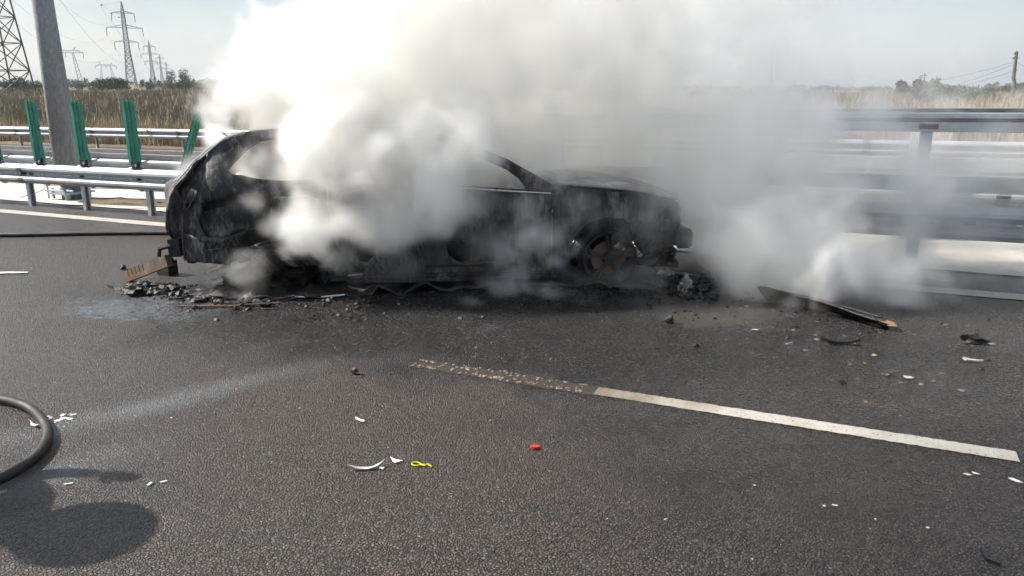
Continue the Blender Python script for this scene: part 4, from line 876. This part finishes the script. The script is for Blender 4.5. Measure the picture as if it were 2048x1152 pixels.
# earth wire with marker balls
ew0 = Vector(B0)+Vector((0,0,52)); ew1 = Vector(B1)+Vector((0,0,36.5))
wire(Vector(B0)+Vector((0,0,40)), ew1, 6, .02, 'topmost wire leading to the tip of the tall grey pylon')
for i, (p_, lab) in enumerate([((-234.05, 187.67, 30.6), 'dark marker ball, highest of the three near the top of the sky at the left'), ((-255.64, 208.68, 30.67), 'dark marker ball, middle one of the three above the tall pylon'), ((-269.59, 223.21, 31.04), 'dark marker ball closest to the tip of the tall pylon')]):
    pass
mk = [(-257.45, 206.44, 33.48), (-272.67, 222.6, 32.69), (-286.53, 237.25, 32.98)]
tipw = wire(mk[0], ew1, .0, .015, 'earth wire carrying dark marker balls to the tip of the tall pylon')
for p_, lab in zip(mk, ('dark marker ball on the earth wire, highest of the three', 'dark marker ball on the earth wire, middle one of the three', 'dark marker ball on the earth wire, closest to the pylon tip')):
    o = obj('marker_ball', rock((0,0,0), (.32,.32,.32), 1, .0, 2), M_wire, label=lab, cat='marker ball', group='marker balls on the earth wire'); o.location = p_
# wooden poles and wires at the right
M_wood = burnt('weathered_wood', (.05,.045,.04), (.12,.105,.09), (.25,.24,.22), (.1,.08,.06), .62, .6, .8, .01, 0)
pb_ = Vector((11.69, 87.22, 0.75)); pb_.z = terrain(pb_.x, pb_.y); pt_ = Vector((11.51, 87.24, 4.93))
e = empty('wooden_pole', pb_, label='leaning wooden utility pole in the dry field near the right edge', cat='utility pole')
d = pt_-pb_
obj('shaft', tube([(0,0,-.3), d*.45+Vector((.05,0,0)), d*.5+Vector((-.06,0,0)), d], [.17,.15,.16,.11], 8), M_wood, e)
obj('insulator', join(rock(d+Vector((-.12,0,-.1)), (.15,.12,.2), 3, .2, 2), rock(d+Vector((-.22,0,-.55)), (.1,.1,.14), 3, .2, 2)), M_pole, e)
obj('brace', join(bar(d*.58+Vector((-.15,0,0)), d*.66+Vector((.14,0,0)), .08), bar(d*.86+Vector((-.25,0,.05)), d*.86+Vector((.2,0,.1)), .07)), M_wood, e)
w1 = Vector((-17.71, 148.95, 6.97))
for (zp, end, sag, lab) in ((-.9, (-17.19, 149.01, 5.59), 3.0, 'upper dark wire drooping left from the wooden pole'), (-1.1, (-17.59, 148.97, 5.25), 4.3, 'middle dark wire drooping left from the wooden pole'), (-1.75, (-17.12, 149.02, 4.56), 3.4, 'lowest thin wire drooping left from the wooden pole')):
    wire(pt_+Vector((0,0,zp)), end, sag, .014, lab)
wire(pt_+Vector((0,0,-.85)), (16.84, 67.94, 3.12), 1.2, .014, 'short wire leaving the wooden pole to the right edge')
pe = Vector((-16.85, 149.05, 0.75)); pe.z = terrain(pe.x, pe.y)-.3
e = empty('wooden_pole', pe, label='faint utility pole half lost in the smoke left of the dry field', cat='utility pole'); 
obj('shaft', tube([(0,0,0),Vector((-17.51, 148.97, 7.81))-pe], [.17,.12], 6), M_wood, e)
for a_, lab in (((10.91, 229.74, 5.42), 'short far pole sticking up behind the tall pointed bush, right one of two'), ((10.93, 249.76, 5.21), 'short far pole sticking up behind the tall pointed bush, left one of two'), ((9.2, 419.9, 2.69), 'tiny far pole on the right horizon left of the round tree')):
    a_ = Vector(a_); zt = terrain(a_.x, a_.y); e = empty('far_pole', (a_.x, a_.y, zt), label=lab, cat='utility pole')
    obj('shaft', tube([(0,0,-.3),(0,0,a_.z-zt)], [.2,.15], 6), M_wood, e); obj('crosspiece', box(-.6,.6,-.06,.06,a_.z-zt-.7,a_.z-zt-.55), M_wood, e)

# ------------------------------------------------------------------ firefighter just outside the left edge (his shadow falls on the road)
M_suit = G('fire_suit').set(Base_Color=(.05,.05,.06), Roughness=.8).m
M_helm = G('helmet').set(Base_Color=(.5,.05,.04), Roughness=.3).m
M_skin = G('skin').set(Base_Color=(.42,.25,.18), Roughness=.5).m
def person(base, rz, label):
    joints = [(0,0,.98,.155),(0,.05,1.18,.16),(0,.14,1.38,.18),(0,.20,1.50,.10),(0,.24,1.57,.08),(0,.29,1.68,.11),
      (.10,0,.90,.11),(.12,.03,.50,.085),(.13,-.02,.10,.06),(.13,.12,.05,.05),
      (-.10,0,.90,.11),(-.13,-.10,.50,.085),(-.14,-.16,.10,.06),(-.14,-.02,.05,.05),
      (.20,.14,1.42,.09),(.24,.20,1.18,.065),(.17,.40,1.16,.05),(.13,.50,1.20,.04),
      (-.20,.14,1.42,.09),(-.36,.16,1.22,.065),(-.44,.22,1.32,.05),(-.46,.27,1.42,.04)]
    ed = [(0,1),(1,2),(2,3),(3,4),(4,5),(0,6),(6,7),(7,8),(8,9),(0,10),(10,11),(11,12),(12,13),(2,14),(14,15),(15,16),(16,17),(2,18),(18,19),(19,20),(20,21)]
    me = bpy.data.meshes.new('person'); me.from_pydata([j[:3] for j in joints], ed, []); o = bpy.data.objects.new('person_body', me)
    o.location = base; o.rotation_euler = (0,0,rz); link(o, label=label, cat='person'); o.name = 'person'
    md = o.modifiers.new('skin', 'SKIN'); md.use_smooth_shade = True
    for i, v in enumerate(me.skin_vertices[0].data): v.radius = (joints[i][3],)*2; v.use_root = (i == 0)
    sb_ = o.modifiers.new('sub', 'SUBSURF'); sb_.levels = sb_.render_levels = 1
    me.materials.append(M_suit)
    vs, fs = rock((0,.30,1.73), (.15,.175,.14), 1, 0, 3); vs = [Vector((p.x, p.y, max(p.z, 1.68))) for p in vs]
    obj('helmet', join((vs, fs), tube([(.19*math.cos(t), .29+.22*math.sin(t), 1.69) for t in [i*math.pi/12 for i in range(25)]], .055, 8, False)), M_helm, o, True)
    obj('face', rock((0,.34,1.63), (.075,.075,.10), 2, .03, 3), M_skin, o, True)
    for hx, hy, hz in ((.13,.52,1.21),(-.46,.29,1.44)):
        fing = [tube([(hx+dx, hy, hz), (hx+dx*1.2, hy+.05, hz+.03), (hx+dx*1.2, hy+.08-abs(dx)*.3, hz+.0)], [.012,.010,.008], 6) for dx in (-.03,-.01,.01,.03)]
        obj('hand', join(rock((hx, hy, hz), (.042,.05,.022), 2, .05, 2), *fing, tube([(hx+.035,hy-.02,hz),(hx+.065,hy+.02,hz+.01),(hx+.06,hy+.05,hz+.01)], [.013,.011,.009], 6)), M_skin, o, True)
    return o
person((-4.98, 1.34, 0), R(-82), 'person in dark fire suit and helmet standing on the road left of the picture')
o = obj('hose_nozzle', join(tube([(-4.74,1.84,1.47),(-4.66,1.85,1.45)], [.03,.045], 8), tube([(-4.70,1.85,1.45),(-4.70,1.85,1.36)], .02, 6)), M_blackp, label='black hose nozzle held by the person left of the picture', cat='nozzle')

# ------------------------------------------------------------------ smoke: real volumes, density grids built by geometry nodes
def smoke_mat(name, col, aniso):
    m = bpy.data.materials.new(name); m.use_nodes = True; t = m.node_tree; t.nodes.clear()
    o = t.nodes.new('ShaderNodeOutputMaterial'); v = t.nodes.new('ShaderNodeVolumePrincipled')
    v.inputs['Color'].default_value = (*col, 1); v.inputs['Density'].default_value = 1.0; v.inputs['Density Attribute'].default_value = 'density'; v.inputs['Anisotropy'].default_value = aniso
    t.links.new(v.outputs[0], o.inputs['Volume']); return m
def smoke(name, lo, hi, vox, puffs, mat, warp, fine, seed, kk=1., bias=0.):
    """puffs: (centre, radii, density, edge width, raggedness)"""
    gt = bpy.data.node_groups.new(name+'_nodes', 'GeometryNodeTree'); gt.interface.new_socket('Geometry', in_out='OUTPUT', socket_type='NodeSocketGeometry')
    N = gt.nodes; L = gt.links
    def nd(t, ins=None, **kw):
        n = N.new(t)
        for a, b in kw.items(): setattr(n, a, b)
        for i, v in (ins or {}).items():
            if hasattr(v, 'links') or isinstance(v, bpy.types.NodeSocket): L.new(v, n.inputs[i])
            else: n.inputs[i].default_value = v
        return n
    def M(op, a, b=0.): return nd('ShaderNodeMath', {0: a, 1: b}, operation=op).outputs[0]
    def V(op, a, b=(0,0,0), s=1.):
        n = N.new('ShaderNodeVectorMath'); n.operation = op
        for i, v in ((0, a), (1, b)):
            if isinstance(v, bpy.types.NodeSocket): L.new(v, n.inputs[i])
            else: n.inputs[i].default_value = v
        if op == 'SCALE':
            if isinstance(s, bpy.types.NodeSocket): L.new(s, n.inputs['Scale'])
            else: n.inputs['Scale'].default_value = s
        return n.outputs['Value' if op in ('LENGTH', 'DISTANCE') else 'Vector']
    pos = nd('GeometryNodeInputPosition').outputs[0]
    pp = V('ADD', pos, (seed*7.3, seed*3.1, seed))
    def noi(v, sc, det, rough, out='Fac', dist=0.):
        n = N.new('ShaderNodeTexNoise'); n.inputs['Scale'].default_value = sc; n.inputs['Detail'].default_value = det; n.inputs['Roughness'].default_value = rough; n.inputs['Distortion'].default_value = dist
        L.new(v, n.inputs['Vector']); return n.outputs[out]
    w1 = V('SCALE', V('SUBTRACT', noi(pp, .9, 2., .5, 'Color'), (.5,.5,.5)), s=warp*2)
    P = V('ADD', pos, w1)
    w2 = V('SCALE', V('SUBTRACT', noi(V('ADD', P, (3.,1.,2.)), 2.6, 2., .5, 'Color'), (.5,.5,.5)), s=warp*.7)
    P = V('ADD', P, w2)
    w3 = V('SCALE', V('SUBTRACT', noi(V('ADD', P, (7.,1.,9.)), 7.5, 2., .55, 'Color'), (.5,.5,.5)), s=warp*.28)
    P = V('ADD', P, w3)
    PQ = V('ADD', P, (seed, 0., 5.))
    n = M('SUBTRACT', noi(PQ, fine, 6., .67), .5)
    # cauliflower billows: inverted distance cells
    vz = nd('ShaderNodeTexVoronoi', {0: PQ}, feature='SMOOTH_F1'); vz.inputs['Scale'].default_value = fine*1.35; vz.inputs['Smoothness'].default_value = .35
    vz2 = nd('ShaderNodeTexVoronoi', {0: PQ}, feature='SMOOTH_F1'); vz2.inputs['Scale'].default_value = fine*3.1; vz2.inputs['Smoothness'].default_value = .3
    bil = M('SUBTRACT', .55, M('ADD', M('MULTIPLY', vz.outputs['Distance'], .8), M('MULTIPLY', vz2.outputs['Distance'], .35)))
    n = M('ADD', M('MULTIPLY', n, 1.9), M('MULTIPLY', bil, .75))
    tot = None
    for c, r, k, w, e in puffs:
        k *= kk
        d = V('LENGTH', V('MULTIPLY', V('SUBTRACT', P, tuple(c)), tuple(1/q for q in r)))
        s_ = M('ADD', M('SUBTRACT', 1.+bias, d), M('MULTIPLY', n, e))
        mr = nd('ShaderNodeMapRange', {'Value': s_, 'From Min': 0., 'From Max': w, 'To Min': 0., 'To Max': k}, interpolation_type='SMOOTHSTEP').outputs[0]
        tot = mr if tot is None else M('ADD', tot, mr)
    # nothing below the road
    z = nd('ShaderNodeSeparateXYZ', {0: pos}).outputs[2]
    tot = M('MULTIPLY', tot, nd('ShaderNodeMapRange', {'Value': z, 'From Min': .0, 'From Max': .05, 'To Min': 0., 'To Max': 1.}).outputs[0])
    tot = M('MULTIPLY', tot, nd('ShaderNodeMapRange', {'Value': n, 'From Min': -.5, 'From Max': .5, 'To Min': .25, 'To Max': 1.5}).outputs[0])
    tot = M('MULTIPLY', M('GREATER_THAN', tot, .012), tot)
    vc = nd('GeometryNodeVolumeCube', {'Density': tot, 'Min': lo, 'Max': hi})
    for i, ax in enumerate('XYZ'): vc.inputs['Resolution '+ax].default_value = max(2, int((hi[i]-lo[i])/vox))
    sm = nd('GeometryNodeSetMaterial', {'Geometry': vc.outputs[0]}); sm.inputs['Material'].default_value = mat
    go = N.new('NodeGroupOutput'); L.new(sm.outputs[0], go.inputs[0])
    me = bpy.data.meshes.new(name); me.materials.append(mat)
    o = bpy.data.objects.new(name, me); o.modifiers.new('smoke', 'NODES').node_group = gt
    return link(o, kind='stuff')
M_smoke = smoke_mat('smoke', (.998,.994,.983), .0)
M_smoke2 = smoke_mat('thin_smoke', (.99,.992,.995), .1)
SCALE_D = 1.0
puffs = [
 # inside the burnt cabin
 ((-5.177, 5.759, 1.119), (.42,.40,.30), 4, .4, .8),
 ((-4.76, 6.044, 1.035), (.42,.45,.30), 4, .4, .8),
 ((-4.175, 6.364, 0.976), (.45,.45,.30), 4, .4, .8),
 ((-3.67, 6.755, 0.955), (.40,.45,.25), 2.5, .5, .8),
 # dense white column from the cabin
 ((-4.179, 5.199, 0.754), (.28,.26,.28), 3.6, .45, 1.1),
 ((-3.815, 5.364, 0.708), (.34,.30,.27), 3.8, .45, 1.0),
 ((-3.513, 5.644, 0.814), (.36,.32,.32), 3.6, 0.68, .9),
 ((-3.237, 5.908, 0.967), (.38,.32,.34), 3.2, 0.81, .9),
 ((-4.071, 5.509, 1.107), (.60,.5,.46), 3.6, .45, 1.0),
 ((-4.62, 5.55, 1.394), (.46,.45,.46), 3.4, 0.54, 1.1),
 ((-4.886, 5.633, 1.697), (.44,.5,.52), 3.2, 0.54, 1.1),
 ((-5.079, 5.755, 1.964), (.40,.5,.38), 2.8, 0.54, 1.2),
 ((-4.573, 5.918, 2.088), (.60,.6,.60), 2.8, 0.68, 1.1),
 ((-4.107, 6.059, 1.555), (.75,.65,.7), 2.8, 0.68, .9),
 ((-3.675, 6.296, 1.277), (.70,.6,.6), 2.8, 0.68, .8),
 ((-4.182, 6.246, 2.396), (.75,.7,.7), 2.2, 0.81, 1.0),
 ((-3.556, 6.703, 2.044), (1.0,.8,.9), 1.38, .6, .8),
 ((-3.272, 6.972, 1.53), (.95,.7,.75), 1.51, .6, .8),
 ((-3.407, 6.898, 1.049), (.7,.6,.4), 1.65, .6, .8),
 ((-2.709, 7.395, 2.185), (1.2,.8,1.1), 1.24, .7, .7),
 ((-2.601, 7.568, 1.367), (1.0,.6,.75), 1.65, .6, .7),
 ((-2.393, 8.138, 0.971), (.8,.6,.45), 1.51, .6, .7),
 ((-1.923, 8.053, 1.949), (1.1,.7,1.1), 0.96, .8, .7),
 # high roll above the picture, drifting over and towards the camera
 ((-4.205, 6.348, 3.132), (1.1,.9,.8), 1.24, .6, .9),
 ((-3.209, 6.779, 3.201), (1.5,1.0,1.1), 0.96, .6, .8),
 ((-1.578, 7.558, 3.064), (1.5,1.0,1.1), 0.69, .7, .8),
 # in front of the roof line
 ((-4.364, 5.292, 1.286), (.30,.26,.28), 2.6, .5, 1.2),
 ((-4.029, 5.475, 1.344), (.36,.28,.30), 3.0, .5, 1.1),
 ((-3.659, 5.677, 1.317), (.38,.28,.30), 3.0, .5, 1.0),
 ((-3.33, 5.915, 1.266), (.38,.28,.28), 3.0, .5, .9),
 ((-3.108, 6.15, 1.297), (.30,.28,.24), 2.6, .6, .9),
 # from the engine bay over the road to the right
 ((-1.571, 7.904, 1.066), (.80,.6,.60), 2.3, .8, .7),
 ((-1.276, 7.951, 0.517), (.58,.5,.55), 2.8, .8, .7),
 ((-1.157, 7.96, 0.162), (.48,.5,.34), 2.8, .5, .7),
 ((-0.813, 7.2, 0.788), (1.0,.5,.9), 2.8, .9, .9),
 ((-1.343, 7.686, 0.352), (.34,.35,.36), 2.2, .8, .9),
 ((-0.622, 6.9, 0.359), (.75,.5,.48), 2.6, .7, .9),
 ((-0.21, 6.9, 0.24), (.72,.45,.34), 2.5, .7, 1.0),
 ((0.123, 7, 0.183), (.58,.38,.22), 1.6, .8, 1.2),
 ((-0.262, 7.5, 0.503), (.95,.42,.55), 1.4, 1., 1.1),
 ((-0.993, 7.6, 1.383), (1.05,.5,.85), 1.9, .9, .9),
 ((-0.499, 7.8, 1.057), (1.0,.4,.75), 1.0, 1., 1.1),
 ((-1.124, 7.9, 2.068), (.9,.5,.9), .6, .8, .8),
 ((0.256, 8, 0.738), (1.2,.5,.7), 1.0, 1., 1.2),
 ((0.781, 7.7, 0.889), (1.5,.45,.85), 1.35, 1., 1.2),
 ((1.055, 9.6, 1.157), (.9,.8,.35), .32, .9, 1.2),
 ((1.024, 11.6, 1.501), (.9,.7,.34), .28, .9, 1.4),
 ((-0.221, 9.6, 1.243), (.9,.6,.5), .4, .9, 1.1),
 ((0.793, 9.3, 0.003), (1.0,.5,.3), .45, .9, 1.1),
]
smoke('smoke', (-8.4, 3.9, 0.), (4.2, 12.4, 5.6), .048, puffs, M_smoke, .32, 1.6, 1, 1.08, .22)
wisps = [
 ((-4.759, 4.961, 0.254), (.32,.14,.22), .9, 1., 1.5),
 ((-4.869, 4.844, 0.07), (.3,.15,.06), 1.1, 1., 2.0),
 ((-4.56, 5.104, 0.703), (.30,.14,.22), 1.0, 1., 1.5),
 ((-4.688, 5.057, 0.896), (.26,.10,.12), .9, 1., 1.5),
 ((-4.386, 5.166, 0.53), (.20,.14,.20), 2.6, .9, 2.0),
 ((-4.098, 5.323, 0.346), (.22,.14,.16), 1.0, .6, 1.2),
 ((-5.809, 5.583, 1.13), (.16,.25,.18), 1.8, .6, 1.6),
 ((-5.768, 5.378, 1.008), (.12,.2,.14), 1.6, .6, 1.6),
 ((-5.599, 5.584, 1.37), (.24,.3,.12), 1.8, .6, 1.6),
 ((-5.619, 5.688, 1.514), (.16,.3,.3), 1.2, .7, 1.6),
 ((-4.786, 5.095, 1.291), (.22,.10,.20), 1.6, .6, 1.2),
 ((-5.676, 5.77, 1.698), (.22,.4,.5), .8, .7, 1.2),
 ((-2.515, 6.156, 0.532), (0.27,.16,0.30), 1.76, 1., 1.5),
 ((-2.654, 6.034, 0.277), (0.27,.16,0.27), 1.76, 1., 1.5),
 ((-2.815, 5.855, 0.055), (0.35,.18,0.20), 1.76, 1., 1.5),
 ((-3.058, 5.608, -0.133), (0.43,.2,0.15), 1.60, 1., 1.5),
 ((-3.293, 5.365, -0.249), (0.47,.2,0.09), 1.28, 1., 1.5),
 ((-2.383, 6.296, 0.74), (0.32,.14,0.30), 1.44, 1., 1.4),
 ((-2.078, 6.486, 0.73), (0.49,.12,0.24), 1.20, 1., 1.3),
 ((-2.887, 6.02, 0.486), (0.68,.14,0.46), 0.80, 1., 1.3),
 ((-2.218, 6.125, -0.109), (0.81,.25,0.24), 1.20, 1., 1.3),
 ((-1.797, 6.526, 0.064), (0.57,.16,0.35), 0.96, 1., 1.3),
 ((-1.693, 6.754, 0.578), (0.49,.12,0.35), 0.96, 1., 1.3),
 ((-3.724, 5.528, 0.246), (0.74,.14,0.22), 0.56, 1., 1.3),
 ((-3.776, 5.1, -0.32), (1.08,.25,0.08), 1.04, 1., 1.4),
 ((-2.759, 6.17, 0.87), (0.46,.1,0.19), 1.04, 1., 1.3),
]
smoke('smoke_wisps', (-7.2, 3.6, 0.), (-.6, 8.6, 3.2), .035, wisps, M_smoke2, .16, 2.6, 2, 1.7, .05)
def cloud(name, c, r, k, sc, seed):
    """soft lens of thin smoke: unit sphere, density falls off to its skin"""
    m = bpy.data.materials.new(name); m.use_nodes = True; t = m.node_tree; t.nodes.clear()
    nn = lambda ty: t.nodes.new(ty)
    o = nn('ShaderNodeOutputMaterial'); v = nn('ShaderNodeVolumePrincipled'); v.inputs['Color'].default_value = (.985,.988,.99,1); v.inputs['Anisotropy'].default_value = .1; v.inputs['Density Attribute'].default_value = ''
    tc = nn('ShaderNodeTexCoord'); ln = nn('ShaderNodeVectorMath'); ln.operation = 'LENGTH'; t.links.new(tc.outputs['Object'], ln.inputs[0])
    mp = nn('ShaderNodeMapping'); mp.inputs['Scale'].default_value = tuple(x*sc for x in r); mp.inputs['Location'].default_value = (seed, seed*2, 0); t.links.new(tc.outputs['Object'], mp.inputs['Vector'])
    nz = nn('ShaderNodeTexNoise'); nz.inputs['Scale'].default_value = 1; nz.inputs['Detail'].default_value = 3; t.links.new(mp.outputs[0], nz.inputs['Vector'])
    f = nn('ShaderNodeMapRange'); f.interpolation_type = 'SMOOTHSTEP'; f.inputs['From Min'].default_value = 1; f.inputs['From Max'].default_value = .25; f.inputs['To Min'].default_value = 0; f.inputs['To Max'].default_value = k; t.links.new(ln.outputs['Value'], f.inputs['Value'])
    g_ = nn('ShaderNodeMapRange'); g_.inputs['From Min'].default_value = .35; g_.inputs['From Max'].default_value = .65; g_.inputs['To Min'].default_value = .25; g_.inputs['To Max'].default_value = 1.6; t.links.new(nz.outputs['Fac'], g_.inputs['Value'])
    mu = nn('ShaderNodeMath'); mu.operation = 'MULTIPLY'; t.links.new(f.outputs[0], mu.inputs[0]); t.links.new(g_.outputs[0], mu.inputs[1]); t.links.new(mu.outputs[0], v.inputs['Density']); t.links.new(v.outputs[0], o.inputs['Volume'])
    b = obj(name, rock((0,0,0), (1,1,1), 0, 0, 3), m, kind='stuff'); b.location = c; b.scale = r; return b
cloud('drifting_smoke', (-1.0, 1.7, 5.0), (6.2, 2.9, 1.7), 1.0, .55, 2)
cloud('smoke_veil', (-2.0, 15.0, 2.6), (6.0, 4.0, 4.0), .05, .5, 5)

# ------------------------------------------------------------------ haze
hz = bpy.data.materials.new('haze'); hz.use_nodes = True; t = hz.node_tree; t.nodes.clear()
o_ = t.nodes.new('ShaderNodeOutputMaterial'); v_ = t.nodes.new('ShaderNodeVolumePrincipled'); v_.inputs['Color'].default_value = (.80,.86,.93,1); v_.inputs['Density'].default_value = .00026; v_.inputs['Anisotropy'].default_value = .1; v_.inputs['Density Attribute'].default_value = ''
t.links.new(v_.outputs[0], o_.inputs['Volume'])
obj('haze', box(-1750, 1750, -1750, 1750, -1.6, 90), hz, kind='stuff')
